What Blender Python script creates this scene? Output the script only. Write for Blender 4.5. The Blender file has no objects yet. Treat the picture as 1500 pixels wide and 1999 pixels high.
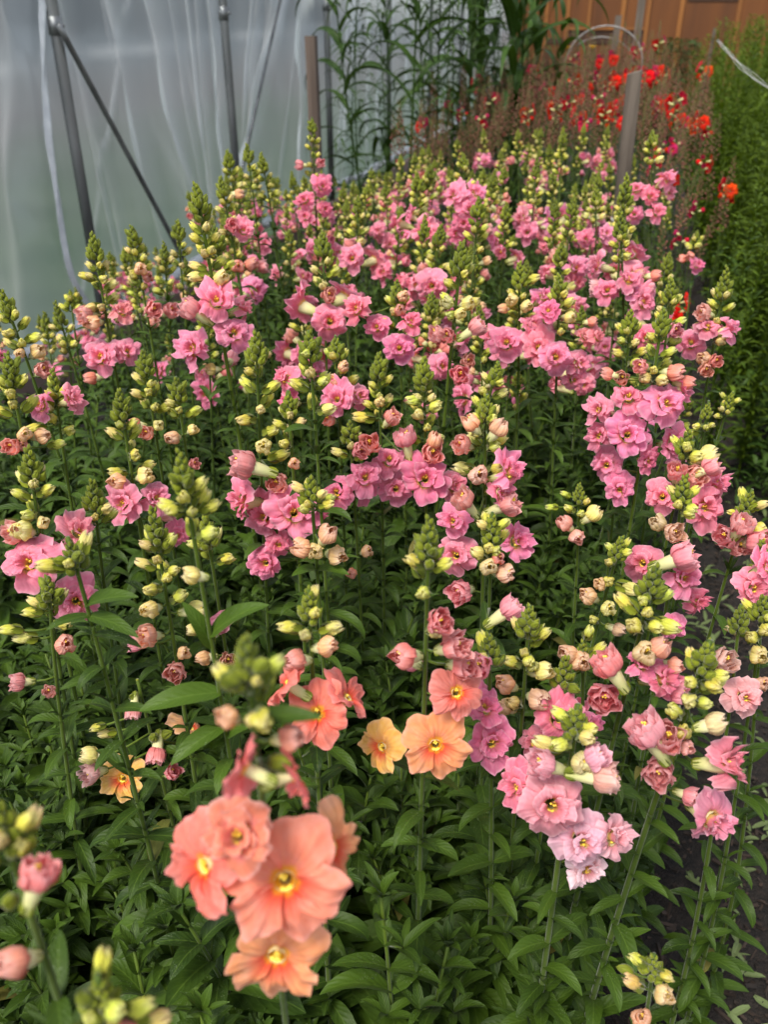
import bpy, math, random
import numpy as np
from mathutils import Vector, Matrix

# ------------------------------------------------------------------ camera
S = bpy.context.scene
COL = S.collection
FPX, PITCH, YAW, CH = 1677.0, math.radians(29.9), math.radians(-15.3), 1.2
CAM = Vector((0, 0, CH))
FWD = Vector((math.sin(YAW) * math.cos(PITCH), math.cos(YAW) * math.cos(PITCH), -math.sin(PITCH)))
RGT = Vector((math.cos(YAW), -math.sin(YAW), 0))
UPV = RGT.cross(FWD)
cd = bpy.data.cameras.new('camera')
cam = bpy.data.objects.new('camera', cd)
COL.objects.link(cam)
cam.matrix_world = Matrix.Translation(CAM) @ Matrix((RGT, UPV, -FWD)).transposed().to_4x4()
cd.sensor_fit = 'VERTICAL'
cd.sensor_height = 36
cd.lens = FPX / 1999 * 36
cd.clip_start = 0.02
cd.clip_end = 300
cd.dof.use_dof = True
cd.dof.focus_distance = 0.84
cd.dof.aperture_fstop = 8.0
S.camera = cam

# ------------------------------------------------------------------ light
W = bpy.data.worlds.new('World')
S.world = W
W.use_nodes = True
wn = W.node_tree
wn.nodes.clear()
SUN_EL, SUN_ROT = math.radians(58), math.radians(200)
sky = wn.nodes.new('ShaderNodeTexSky')
sky.sky_type = 'NISHITA'
sky.sun_disc = False
sky.sun_elevation = SUN_EL
sky.sun_rotation = SUN_ROT
sky.air_density = 1.0
sky.dust_density = 2.0
sky.ozone_density = 0.5
bg = wn.nodes.new('ShaderNodeBackground')
bg.inputs['Strength'].default_value = 0.094
wo = wn.nodes.new('ShaderNodeOutputWorld')
hsv = wn.nodes.new('ShaderNodeHueSaturation')   # thin high cloud: the sky's blue is washed out
hsv.inputs['Saturation'].default_value = 0.40
wn.links.new(sky.outputs[0], hsv.inputs['Color'])
wn.links.new(hsv.outputs[0], bg.inputs[0])
wn.links.new(bg.outputs[0], wo.inputs[0])
sl = bpy.data.lights.new('sun', 'SUN')
sl.energy = 1.5
sl.angle = math.radians(20)
sl.color = (1.0, 0.94, 0.84)
so = bpy.data.objects.new('sun', sl)
COL.objects.link(so)
sd = Vector((math.sin(SUN_ROT) * math.cos(SUN_EL), math.cos(SUN_ROT) * math.cos(SUN_EL), math.sin(SUN_EL)))
so.rotation_euler = sd.to_track_quat('Z', 'Y').to_euler()
so.location = (0, 0, 6)
S.view_settings.view_transform = 'Standard'
S.view_settings.look = 'None'
S.view_settings.gamma = 1
S.view_settings.exposure = 1.5
S.cycles.use_denoising = True
S.cycles.max_bounces = 6
S.cycles.transparent_max_bounces = 8
S.cycles.caustics_reflective = False
S.cycles.caustics_refractive = False

PI = math.pi
R = random.Random(7)


# ------------------------------------------------------------------ pixel helpers (1500 x 1999 photograph)
def ray(x, y):
    return FWD + RGT * ((x - 750) / FPX) - UPV * ((y - 999.5) / FPX)


def at_depth(x, y, d):
    return CAM + ray(x, y) * d


def on_x(x, y, X):
    r = ray(x, y)
    return CAM + r * (X / r.x)


def on_y(x, y, Y):
    r = ray(x, y)
    return CAM + r * (Y / r.y)


def on_z(x, y, Z):
    r = ray(x, y)
    return CAM + r * ((Z - CH) / r.z)


# ------------------------------------------------------------------ materials
def newmat(name):
    m = bpy.data.materials.new(name)
    m.use_nodes = True
    nt = m.node_tree
    nt.nodes.clear()
    out = nt.nodes.new('ShaderNodeOutputMaterial')
    return m, nt, out


def N(nt, t, **kw):
    n = nt.nodes.new(t)
    for k, v in kw.items():
        if k in n.inputs.keys() if hasattr(n.inputs, 'keys') else False:
            n.inputs[k].default_value = v
        else:
            setattr(n, k, v)
    return n


def L(nt, a, b):
    nt.links.new(a, b)


def math_n(nt, op, a, b=None, clamp=False):
    n = nt.nodes.new('ShaderNodeMath')
    n.operation = op
    n.use_clamp = clamp
    for i, v in enumerate((a, b)):
        if v is None:
            continue
        if isinstance(v, (int, float)):
            n.inputs[i].default_value = v
        else:
            nt.links.new(v, n.inputs[i])
    return n.outputs[0]


def mix_c(nt, f, a, b, mode='MIX'):
    n = nt.nodes.new('ShaderNodeMix')
    n.data_type = 'RGBA'
    n.blend_type = mode
    for i, v in ((0, f), (6, a), (7, b)):
        if isinstance(v, (int, float)):
            n.inputs[i].default_value = v
        elif isinstance(v, tuple):
            n.inputs[i].default_value = (*v, 1)
        else:
            nt.links.new(v, n.inputs[i])
    return n.outputs[2]


def maprange(nt, v, a, b, c=0.0, d=1.0):
    n = nt.nodes.new('ShaderNodeMapRange')
    nt.links.new(v, n.inputs[0])
    for i, x in enumerate((a, b, c, d)):
        n.inputs[i + 1].default_value = x
    return n.outputs[0]


def noise(nt, scale, detail=3, coord='Object', vec=None, out=0):
    tc = nt.nodes.new('ShaderNodeTexCoord')
    n = nt.nodes.new('ShaderNodeTexNoise')
    n.inputs['Scale'].default_value = scale
    n.inputs['Detail'].default_value = detail
    if vec is not None:
        mp = nt.nodes.new('ShaderNodeMapping')
        mp.inputs['Scale'].default_value = vec
        nt.links.new(tc.outputs[coord], mp.inputs[0])
        nt.links.new(mp.outputs[0], n.inputs['Vector'])
    else:
        nt.links.new(tc.outputs[coord], n.inputs['Vector'])
    return n.outputs[out]


def bump(nt, h, strength, dist=0.001):
    b = nt.nodes.new('ShaderNodeBump')
    b.inputs['Strength'].default_value = strength
    b.inputs['Distance'].default_value = dist
    nt.links.new(h, b.inputs['Height'])
    return b.outputs[0]


def attr(nt):
    a = nt.nodes.new('ShaderNodeAttribute')
    a.attribute_name = 'pc'
    s = nt.nodes.new('ShaderNodeSeparateColor')
    nt.links.new(a.outputs['Color'], s.inputs[0])
    return s.outputs[0], s.outputs[1], s.outputs[2], a.outputs['Alpha']


def thin(nt, out, col, tcol, tw, rough=0.5, spec=0.3, nrm=None, sheen=0.0):
    p = nt.nodes.new('ShaderNodeBsdfPrincipled')
    p.inputs['Roughness'].default_value = rough
    p.inputs['Specular IOR Level'].default_value = spec * .8
    if sheen:
        p.inputs['Sheen Weight'].default_value = sheen
        p.inputs['Sheen Roughness'].default_value = 0.4
    t = nt.nodes.new('ShaderNodeBsdfTranslucent')
    mx = nt.nodes.new('ShaderNodeMixShader')
    mx.inputs[0].default_value = tw
    L(nt, col, p.inputs['Base Color'])
    L(nt, tcol, t.inputs['Color'])
    if nrm is not None:
        L(nt, nrm, p.inputs['Normal'])
    L(nt, p.outputs[0], mx.inputs[1])
    L(nt, t.outputs[0], mx.inputs[2])
    L(nt, mx.outputs[0], out.inputs[0])


def petal_mat(name, centre, guide, edge_light, spot=0.35):
    """pigment from the object's own colour; pc = (distance from throat, across, random, -)"""
    m, nt, out = newmat(name)
    v, u, r, a = attr(nt)
    oi = nt.nodes.new('ShaderNodeObjectInfo')
    base = oi.outputs['Color']
    hs = nt.nodes.new('ShaderNodeHueSaturation')
    L(nt, base, hs.inputs['Color'])
    L(nt, maprange(nt, oi.outputs['Random'], 0, 1, 0.490, 0.510), hs.inputs['Hue'])
    L(nt, maprange(nt, r, 0, 1, 0.86, 1.10), hs.inputs['Value'])
    base = hs.outputs[0]
    # veins fan out from the throat
    vein = math_n(nt, 'SINE', math_n(nt, 'MULTIPLY', u, 46.0))
    n1 = noise(nt, 260, 3)
    vein2 = math_n(nt, 'ADD', math_n(nt, 'MULTIPLY', vein, 0.5), n1)
    deep = mix_c(nt, 1.0, base, (0.90, 0.74, 0.78), 'MULTIPLY')
    c = mix_c(nt, maprange(nt, vein2, 0.2, 1.2, 0.0, 0.45), base, deep)
    c = mix_c(nt, maprange(nt, noise(nt, 120, 3), 0.45, 0.75, 0.0, spot), c, mix_c(nt, 0.45, base, (0.95, 0.80, 0.80)))
    pale = mix_c(nt, edge_light, c, (0.95, 0.80, 0.84))
    c = mix_c(nt, maprange(nt, v, 0.86, 1.0), c, pale)
    c = mix_c(nt, math_n(nt, 'MULTIPLY', maprange(nt, v, 0.60, 0.16, 0.0, 1.0), maprange(nt, a, 0.0, 1.0, 0.25, 1.0)), c, guide)
    ray_ = math_n(nt, 'ABSOLUTE', math_n(nt, 'SINE', math_n(nt, 'MULTIPLY', u, 15.7)))
    c = mix_c(nt, math_n(nt, 'MULTIPLY', math_n(nt, 'MULTIPLY', maprange(nt, ray_, 0.25, 0.0), maprange(nt, v, 0.5, 0.12)), 0.55), c, centre)
    c = mix_c(nt, maprange(nt, v, 0.20, 0.09, 0.0, 1.0), c, centre)
    tc = mix_c(nt, 1.0, c, (1.0, 0.92, 0.90), 'MULTIPLY')
    h = math_n(nt, 'ADD', math_n(nt, 'MULTIPLY', vein, 0.35), noise(nt, 420, 4))
    thin(nt, out, c, tc, 0.44, 0.6, 0.15, bump(nt, h, 0.55, 0.0007), sheen=0.12)
    return m


M_DOUBLE = petal_mat('double_petals', (0.80, 0.55, 0.16), (0.80, 0.24, 0.30), 0.30)
M_SINGLE = petal_mat('single_petals', (0.90, 0.44, 0.03), (0.80, 0.075, 0.045), 0.14)
M_RED = petal_mat('red_petals', (0.60, 0.05, 0.01), (0.60, 0.02, 0.02), 0.0, 0.0)


def green_mat(name, dark, light, rib, tw, rough, hair=0.0, speck=0.0):
    m, nt, out = newmat(name)
    v, u, r, a = attr(nt)
    oi = nt.nodes.new('ShaderNodeObjectInfo')
    mixf = math_n(nt, 'ADD', math_n(nt, 'MULTIPLY', r, 0.6), math_n(nt, 'MULTIPLY', oi.outputs['Random'], 0.4))
    c = mix_c(nt, mixf, dark, light)
    c = mix_c(nt, maprange(nt, noise(nt, 70, 4), 0.35, 0.75, 0.0, 0.35), c, light)
    if rib:
        c = mix_c(nt, maprange(nt, u, 0.10, 0.0, 0.0, 0.65), c, rib)
        sv = math_n(nt, 'SINE', math_n(nt, 'ADD', math_n(nt, 'MULTIPLY', v, 44.0), math_n(nt, 'MULTIPLY', u, -13.0)))
        c = mix_c(nt, maprange(nt, sv, 0.80, 1.0, 0.0, 0.16), c, rib)
    else:
        sv = noise(nt, 300, 2)
    if speck:
        c = mix_c(nt, maprange(nt, r, 0.993, 0.997), c, (0.14, 0.13, 0.03))
        n2 = noise(nt, 900, 2)
        n3 = noise(nt, 45, 2)
        c = mix_c(nt, math_n(nt, 'MULTIPLY', maprange(nt, n2, 0.62, 0.72, 0, speck), maprange(nt, n3, 0.5, 0.65)), c, (0.30, 0.36, 0.24))
    tc = mix_c(nt, 1.0, c, (1.5, 1.5, 0.5), 'MULTIPLY')
    h = math_n(nt, 'ADD', math_n(nt, 'MULTIPLY', sv, 0.25), noise(nt, 240, 4))
    thin(nt, out, c, tc, tw, rough, 0.24, bump(nt, h, 0.5, 0.0006), sheen=hair)
    return m


M_LEAF = green_mat('snapdragon_leaf', (0.009, 0.024, 0.003), (0.052, 0.098, 0.008), (0.085, 0.145, 0.020), 0.14, 0.50, 0.03, 0.5)
M_STEM = green_mat('green_stem', (0.026, 0.052, 0.006), (0.095, 0.145, 0.012), None, 0.10, 0.5, 0.25)
M_SEPAL = green_mat('sepal', (0.060, 0.085, 0.007), (0.235, 0.270, 0.018), None, 0.15, 0.55, 0.30)
M_CORN = green_mat('strap_leaf', (0.013, 0.034, 0.006), (0.048, 0.096, 0.014), (0.11, 0.2, 0.07), 0.2, 0.45)
M_FEATHER = green_mat('feathery_leaf', (0.020, 0.048, 0.004), (0.125, 0.190, 0.012), (0.14, 0.22, 0.04), 0.2, 0.5)
M_WEED = green_mat('weed_leaf', (0.016, 0.042, 0.006), (0.050, 0.095, 0.014), (0.1, 0.16, 0.05), 0.15, 0.55)
M_WILT = green_mat('wilted_leaf', (0.070, 0.095, 0.035), (0.16, 0.21, 0.08), (0.2, 0.25, 0.1), 0.1, 0.6)
M_SHRUB = green_mat('shrub_leaf', (0.016, 0.040, 0.012), (0.035, 0.075, 0.018), None, 0.15, 0.5)


def tube_mat():
    m, nt, out = newmat('flower_tube')
    v, u, r, a = attr(nt)
    c = mix_c(nt, v, (0.50, 0.54, 0.16), (0.86, 0.80, 0.50))
    c = mix_c(nt, maprange(nt, noise(nt, 300, 3), 0.4, 0.7, 0, 0.3), c, (0.80, 0.72, 0.36))
    thin(nt, out, c, c, 0.3, 0.55, 0.2, bump(nt, noise(nt, 500, 3), 0.3, 0.0005), sheen=0.2)
    return m


M_TUBE = tube_mat()


def plain(name, col, col2=None, rough=0.6, scale=60, metal=0.0, bscale=None, bstr=0.3, bdist=0.001, vec=None, spec=0.4, lo=0.35, hi=0.65):
    m, nt, out = newmat(name)
    p = nt.nodes.new('ShaderNodeBsdfPrincipled')
    p.inputs['Roughness'].default_value = rough
    p.inputs['Metallic'].default_value = metal
    p.inputs['Specular IOR Level'].default_value = spec
    n = noise(nt, scale, 5, vec=vec)
    L(nt, mix_c(nt, maprange(nt, n, lo, hi), col, col2 or col), p.inputs['Base Color'])
    nb = noise(nt, bscale or scale * 3, 5, vec=vec)
    L(nt, bump(nt, nb, bstr, bdist), p.inputs['Normal'])
    L(nt, p.outputs[0], out.inputs[0])
    return m


M_STAMEN = plain('stamen', (0.85, 0.60, 0.04), (0.90, 0.72, 0.12), 0.5, 400)
M_POD = plain('seed_pod', (0.20, 0.058, 0.045), (0.13, 0.095, 0.035), 0.6, 50, lo=0.4, hi=0.6)
M_STEEL = plain('galvanised_steel', (0.15, 0.155, 0.155), (0.28, 0.285, 0.285), 0.42, 14, 0.55, 60, 0.15, 0.001, (1, 1, 0.2))
M_STAKE = plain('weathered_wood', (0.060, 0.047, 0.036), (0.150, 0.122, 0.098), 0.9, 30, 0, 90, 1.0, 0.004, (1, 1, 0.06))
M_STAKE2 = plain('brown_stake_wood', (0.075, 0.055, 0.044), (0.125, 0.095, 0.078), 0.85, 26, 0, 60, 0.6, 0.002, (1, 1, 0.06))
M_BOARD = plain('base_board_wood', (0.20, 0.135, 0.115), (0.30, 0.215, 0.185), 0.85, 12, 0, 50, 0.5, 0.003, (1, 0.08, 1))
M_FENCE = plain('stained_ply', (0.155, 0.050, 0.006), (0.085, 0.027, 0.004), 0.6, 3.5, 0, 9, 0.3, 0.006, (1, 1, 0.12), lo=0.3, hi=0.7)
M_BATTEN = plain('batten_wood', (0.25, 0.095, 0.017), (0.18, 0.066, 0.012), 0.6, 8, 0, 20, 0.3, 0.004, (1, 1, 0.1))
M_DARKOPEN = plain('dark_opening', (0.035, 0.016, 0.008), (0.05, 0.024, 0.012), 0.8, 6)
M_WIRE = plain('wire', (0.20, 0.19, 0.185), (0.30, 0.29, 0.28), 0.5, 40, 0.2)
M_TWINE = plain('white_twine', (0.62, 0.63, 0.62), (0.48, 0.49, 0.48), 0.8, 300)
M_YELLOW = plain('yellow_petals', (0.85, 0.48, 0.01), (0.9, 0.6, 0.02), 0.6, 200)
M_CHIP = plain('bark_chip', (0.010, 0.007, 0.005), (0.042, 0.027, 0.019), 0.85, 30, 0, 120, 0.8, 0.002)


def soil_mat():
    m, nt, out = newmat('dark_soil')
    p = nt.nodes.new('ShaderNodeBsdfPrincipled')
    p.inputs['Roughness'].default_value = 0.9
    a = noise(nt, 90, 8)
    b = noise(nt, 9, 5)
    c = mix_c(nt, maprange(nt, a, 0.35, 0.7), (0.006, 0.0045, 0.0035), (0.026, 0.018, 0.013))
    c = mix_c(nt, maprange(nt, b, 0.45, 0.7, 0, 0.5), c, (0.034, 0.025, 0.019))
    L(nt, c, p.inputs['Base Color'])
    L(nt, bump(nt, math_n(nt, 'ADD', a, noise(nt, 260, 5)), 1.0, 0.012), p.inputs['Normal'])
    L(nt, p.outputs[0], out.inputs[0])
    return m


M_SOIL = soil_mat()
def outside_mat():
    m, nt, out = newmat('grass_gravel_far_haze')
    tc = nt.nodes.new('ShaderNodeTexCoord')
    sp = nt.nodes.new('ShaderNodeSeparateXYZ')
    L(nt, tc.outputs['Object'], sp.inputs[0])
    n = noise(nt, 0.35, 5)
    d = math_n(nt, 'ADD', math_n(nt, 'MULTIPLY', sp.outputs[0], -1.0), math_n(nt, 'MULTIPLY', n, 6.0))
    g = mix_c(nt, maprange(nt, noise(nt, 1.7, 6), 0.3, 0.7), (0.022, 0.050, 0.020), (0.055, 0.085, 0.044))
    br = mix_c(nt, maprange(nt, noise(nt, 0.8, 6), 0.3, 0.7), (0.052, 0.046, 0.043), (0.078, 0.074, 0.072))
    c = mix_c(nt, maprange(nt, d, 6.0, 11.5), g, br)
    c = mix_c(nt, maprange(nt, d, 12.0, 26.0), c, (0.055, 0.064, 0.072))  # distance haze put into the colour, fading the ground into the slope
    p = nt.nodes.new('ShaderNodeBsdfPrincipled')
    p.inputs['Roughness'].default_value = 0.95
    L(nt, c, p.inputs['Base Color'])
    L(nt, p.outputs[0], out.inputs[0])
    return m


M_OUT = outside_mat()
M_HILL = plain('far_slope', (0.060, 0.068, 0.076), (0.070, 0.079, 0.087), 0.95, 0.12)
M_LAWN = plain('lawn', (0.060, 0.105, 0.035), (0.105, 0.150, 0.055), 0.9, 2.2, 0, 60, 0.8, 0.02)
M_YARD = plain('gravel_yard', (0.150, 0.135, 0.125), (0.215, 0.200, 0.190), 0.95, 0.9, 0, 60, 0.8, 0.01)


def plastic_mat():
    m, nt, out = newmat('greenhouse_plastic')
    v, u, r, a = attr(nt)          # v: whiteness of the folds: doubled layers plus sky glints painted in
    n = noise(nt, 3.2, 5, vec=(1, 1, 0.35))
    d = nt.nodes.new('ShaderNodeBsdfDiffuse')
    d.inputs['Color'].default_value = (0.90, 0.92, 0.93, 1)
    t = nt.nodes.new('ShaderNodeBsdfTranslucent')
    t.inputs['Color'].default_value = (0.90, 0.92, 0.93, 1)
    g = nt.nodes.new('ShaderNodeBsdfGlossy')
    g.inputs['Roughness'].default_value = 0.22
    g.inputs['Color'].default_value = (0.9, 0.9, 0.9, 1)
    b = bump(nt, math_n(nt, 'ADD', n, math_n(nt, 'MULTIPLY', noise(nt, 24, 5, vec=(1, 1, 0.3)), 0.4)), 0.5, 0.02)
    L(nt, b, g.inputs['Normal'])
    m1 = nt.nodes.new('ShaderNodeMixShader')
    m1.inputs[0].default_value = 0.5
    L(nt, d.outputs[0], m1.inputs[1])
    L(nt, t.outputs[0], m1.inputs[2])
    m2 = nt.nodes.new('ShaderNodeMixShader')
    m2.inputs[0].default_value = 0.14
    L(nt, m1.outputs[0], m2.inputs[1])
    L(nt, g.outputs[0], m2.inputs[2])
    tr = nt.nodes.new('ShaderNodeBsdfRefraction')
    tr.inputs['IOR'].default_value = 1.03
    tr.inputs['Roughness'].default_value = 0.42
    tr.inputs['Color'].default_value = (0.72, 0.78, 0.80, 1)
    m3 = nt.nodes.new('ShaderNodeMixShader')
    op = math_n(nt, 'ADD', maprange(nt, n, 0.32, 0.72, 0.11, 0.30), math_n(nt, 'MULTIPLY', v, 1.05), True)
    L(nt, op, m3.inputs[0])
    L(nt, tr.outputs[0], m3.inputs[1])
    L(nt, m2.outputs[0], m3.inputs[2])
    L(nt, m3.outputs[0], out.inputs[0])
    return m


M_PLASTIC = plastic_mat()
M_HEM = plain('doubled_plastic', (0.60, 0.63, 0.65), (0.74, 0.77, 0.78), 0.35, 20, 0, 60, 0.5, 0.003)


# ------------------------------------------------------------------ mesh pieces
class MB:
    def __init__(s):
        s.V, s.A, s.F, s.M, s.n = [], [], [], [], 0

    def grid(s, P, A, mat=0, close=False):
        P = np.asarray(P, float)
        nr, nc = P.shape[:2]
        b = s.n
        s.V.append(P.reshape(-1, 3))
        s.A.append(np.asarray(A, float).reshape(-1, 4))
        s.n += nr * nc
        for i in range(nr - 1):
            for j in range(nc if close else nc - 1):
                k = (j + 1) % nc
                s.F.append((b + i * nc + j, b + i * nc + k, b + (i + 1) * nc + k, b + (i + 1) * nc + j))
                s.M.append(mat)

    def add(s, o, mtx=None, mat=None):
        V = np.concatenate(o.V)
        if mtx is not None:
            m = np.array(mtx)
            V = V @ m[:3, :3].T + m[:3, 3]
        b = s.n
        s.V.append(V)
        s.A.append(np.concatenate(o.A))
        s.n += len(V)
        s.F += [tuple(b + i for i in f) for f in o.F]
        s.M += o.M if mat is None else [mat] * len(o.F)

    def tube(s, pts, rad, mat=0, n=6, v=(0, 1), rnd=0.5, u=1.0):
        pts = [Vector(p) for p in pts]
        rows, A = [], []
        up = None
        for i, p in enumerate(pts):
            t = (pts[min(i + 1, len(pts) - 1)] - pts[max(i - 1, 0)]).normalized()
            if up is None:
                up = t.orthogonal().normalized()
            up = (up - t * up.dot(t)).normalized()
            sd_ = t.cross(up)
            r = rad[i] if hasattr(rad, '__len__') else rad
            rows.append([tuple(p + (up * math.cos(a) + sd_ * math.sin(a)) * r) for a in (2 * PI * k / n for k in range(n))])
            w = v[0] + (v[1] - v[0]) * i / max(1, len(pts) - 1)
            A.append([(w, u, rnd, 1)] * n)
        s.grid(rows, A, mat, True)
        b = s.n - n
        s.F.append(tuple(b + k for k in range(n)))
        s.M.append(mat)
        b = s.n - n * len(pts)
        s.F.append(tuple(b + n - 1 - k for k in range(n)))
        s.M.append(mat)

    def blob(s, c, r, mat=0, n=6, m=4, rnd=0.5, sz=1.0, axis=None):
        rows, A = [], []
        q = Vector((0, 0, 1)).rotation_difference(axis).to_matrix() if axis is not None else Matrix.Identity(3)
        c = Vector(c)
        for i in range(m + 1):
            ph = PI * i / m
            rows.append([tuple(c + q @ Vector((r * math.sin(ph) * math.cos(a) + 1e-6, r * math.sin(ph) * math.sin(a), -r * sz * math.cos(ph)))) for a in (2 * PI * k / n for k in range(n))])
            A.append([(i / m, 1, rnd, 1)] * n)
        s.grid(rows, A, mat, True)

    def box(s, lo, hi, mat=0, mtx=None, rnd=0.5):
        o = MB()
        x0, y0, z0 = lo
        x1, y1, z1 = hi
        o.V = [np.array([(x0, y0, z0), (x1, y0, z0), (x1, y1, z0), (x0, y1, z0), (x0, y0, z1), (x1, y0, z1), (x1, y1, z1), (x0, y1, z1)], float)]
        o.A = [np.array([(0.5, 0.5, rnd, 1)] * 8, float)]
        o.n = 8
        o.F = [(0, 3, 2, 1), (4, 5, 6, 7), (0, 1, 5, 4), (1, 2, 6, 5), (2, 3, 7, 6), (3, 0, 4, 7)]
        o.M = [mat] * 6
        s.add(o, mtx)

    def mesh(s, name, mats, smooth=True):
        me = bpy.data.meshes.new(name)
        V = np.concatenate(s.V)
        me.from_pydata(V.tolist(), [], s.F)
        me.polygons.foreach_set('material_index', s.M)
        me.polygons.foreach_set('use_smooth', [smooth] * len(s.F))
        ca = me.color_attributes.new('pc', 'FLOAT_COLOR', 'POINT')
        ca.data.foreach_set('color', np.concatenate(s.A).ravel())
        for m in mats:
            me.materials.append(m)
        me.update()
        return me


def frame(d, up=(0, 0, 1)):
    """matrix with local Z along d and local Y as near to up as it gets"""
    z = Vector(d).normalized()
    up = Vector(up)
    x = up.cross(z)
    if x.length < 1e-4:
        x = Vector((1, 0, 0)).cross(z)
    x.normalize()
    y = z.cross(x)
    return Matrix((x, y, z)).transposed().to_4x4()


def leaf(Lg, Wd, el, droop, fold, rnd, rg, nv=8, side=0.0, twist=0.0):
    """a leaf from the origin along +Y, rising at el, bending down by droop"""
    rows, A = [], []
    y = z = x = 0.0
    for i in range(nv):
        v = i / (nv - 1)
        w = Wd * (v + 0.03) ** 0.55 * (1.002 - v) ** 0.85 * 1.75 + 0.0004
        a = el - droop * v * v * 1.2
        if i:
            y += math.cos(a) * Lg / (nv - 1)
            z += math.sin(a) * Lg / (nv - 1)
            x += side * v * Lg / (nv - 1)
        row, ar = [], []
        for u in (-1, -0.5, 0, 0.5, 1):
            wob = 0.10 * w * math.sin(7 * v + 3 * u + rnd * 9) * abs(u)
            f = fold * (abs(u) ** 1.4) * w + wob + twist * u * w * v
            row.append((x + u * w * math.cos(fold * 0.5), y - math.sin(a) * f, z + math.cos(a) * f))
            ar.append((v, abs(u), rnd, 1))
        rows.append(row)
        A.append(ar)
    o = MB()
    o.grid(rows, A)
    return o


def rot_leaf(o, az, base, tilt=None):
    m = Matrix.Translation(base)
    if tilt is not None:
        m = m @ tilt
    return m @ Matrix.Rotation(az, 4, 'Z')


def put_leaf(mb, base, az, Lg, Wd, el, droop, rg, mat=0, tilt=None, nv=8):
    o = leaf(Lg, Wd, el, droop, rg.uniform(0.15, 0.5), rg.random(), rg, nv, rg.uniform(-0.12, 0.12), rg.uniform(-0.25, 0.25))
    mb.add(o, rot_leaf(o, az, base, tilt), mat)


# ---- flower pieces: origin where the pedicel ends, local +Z is the way the flower looks, local +Y is up
def lobe(mb, th0, span, Rr, r0, z0, fwd, back, ruff, rg, mat=0, tilt=0.0, nu=13, nv=11, notch=0.07, low=0.6, crease=0.0, fall=0.32):
    p1, p2, p3 = (rg.uniform(0, 6.3) for _ in range(3))
    k = rg.uniform(1.6, 2.6)
    rnd = rg.random()
    rows, A = [], []
    for i in range(nv):
        v = i / (nv - 1)
        row, ar = [], []
        for j in range(nu):
            u = -1 + 2 * j / (nu - 1)
            Rm = Rr * (1 - fall * abs(u) ** 2.8) * (1 + notch * math.sin(2.2 * PI * u + p1) + 0.22 * notch * math.sin(5 * PI * u + p2))
            r = r0 + (Rm - r0) * v
            th = th0 + u * span / 2 * (0.94 + 0.06 * v) + .10 * math.sin(5 * v + p3) * v
            w = v ** 1.6
            z = z0 + fwd * math.sin(v * PI * 0.62) - back * v ** 2.2
            z += crease * (abs(u) - .45) * v
            z += .14 * ruff * v ** 5 * math.sin(13 * u + p3)
            z += ruff * w * (math.sin(k * PI * u + p1) * 0.65 + 0.35 * math.sin(2.3 * k * PI * u + p2)) + tilt * u * v
            z += 0.0010 * math.sin(9 * v + p3 + 2 * u) * w + 0.0007 * math.sin(13 * u + 7 * v + p2) * w - .0045 * (1 - v) ** 5
            row.append((r * math.cos(th), r * math.sin(th), z))
            ar.append((v, (u + 1) / 2, rnd, low))
        rows.append(row)
        A.append(ar)
    mb.grid(rows, A, mat)


def tube_piece(mb, L0, r0, r1, mat, n=9, z0=0.0):
    rows, A = [], []
    for i in range(6):
        t = i / 5
        r = r0 + (r1 - r0) * t ** 1.3 + 0.0008 * math.sin(t * PI)
        rows.append([(r * math.cos(a) * 1.1, r * math.sin(a) * 0.95, z0 + L0 * t) for a in (2 * PI * k / n for k in range(n))])
        A.append([(t, 1, 0.5, 1)] * n)
    mb.grid(rows, A, mat, True)


TL = 0.026   # length of the tube of an open flower


def bend(mb, up, dn, sx, tw):
    """fold the upper lip back, the lower lip down and the sides like a saddle"""
    V = np.concatenate(mb.V)
    x, y, z = V[:, 0], V[:, 1], V[:, 2]
    w = np.clip((z - TL * .7) / (TL * .3), 0, 1)
    z2 = z - w * (np.where(y > 0, up, dn) * y * y - sx * x * x + tw * x * y)
    y2 = y * (1 - w * np.clip(np.where(y > 0, up, dn) * np.abs(y) * .45, -.2, .4))
    x2 = x * (1 - w * np.clip(abs(sx) * np.abs(x) * .4, 0, .35))
    mb.V = [np.stack([x2, y2, z2], -1)]
    mb.A = [np.concatenate(mb.A)]
    return mb


def corolla_double(rg):
    mb = MB()
    tube_piece(mb, TL, 0.0036, 0.0080, 1)
    D = math.radians
    jit = lambda a: a + D(rg.uniform(-9, 9))
    for th, sp, Rr in ((58, 96, .0275), (122, 96, .0275), (192, 84, .0235), (270, 84, .0250), (348, 84, .0235)):
        lobe(mb, jit(D(th)), D(sp), Rr * rg.uniform(.84, 1.10), .0060, TL, rg.uniform(.002, .0055), rg.uniform(.000, .011), rg.uniform(.0026, .0052), rg, tilt=rg.uniform(-.001, .0040))
    for k in range(rg.choice((2, 3, 3, 4))):
        th = 2 * PI * k / 4 + rg.uniform(-.4, .4)
        lobe(mb, th, D(rg.uniform(80, 110)), rg.uniform(.0130, .0205), .0045, TL + .0012, rg.uniform(.005, .0110), rg.uniform(-.002, .004), rg.uniform(.0030, .0042), rg, tilt=rg.uniform(-.002, .003), nu=10, nv=7)
    for k in range(4):
        th = 2 * PI * k / 4 + rg.uniform(-.7, .7)
        lobe(mb, th, D(rg.uniform(80, 130)), rg.uniform(.0090, .0125), .0025, TL + .001, rg.uniform(.009, .012), rg.uniform(-.002, .003), rg.uniform(.0024, .0036), rg, nu=8, nv=6)
    return mb


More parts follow.
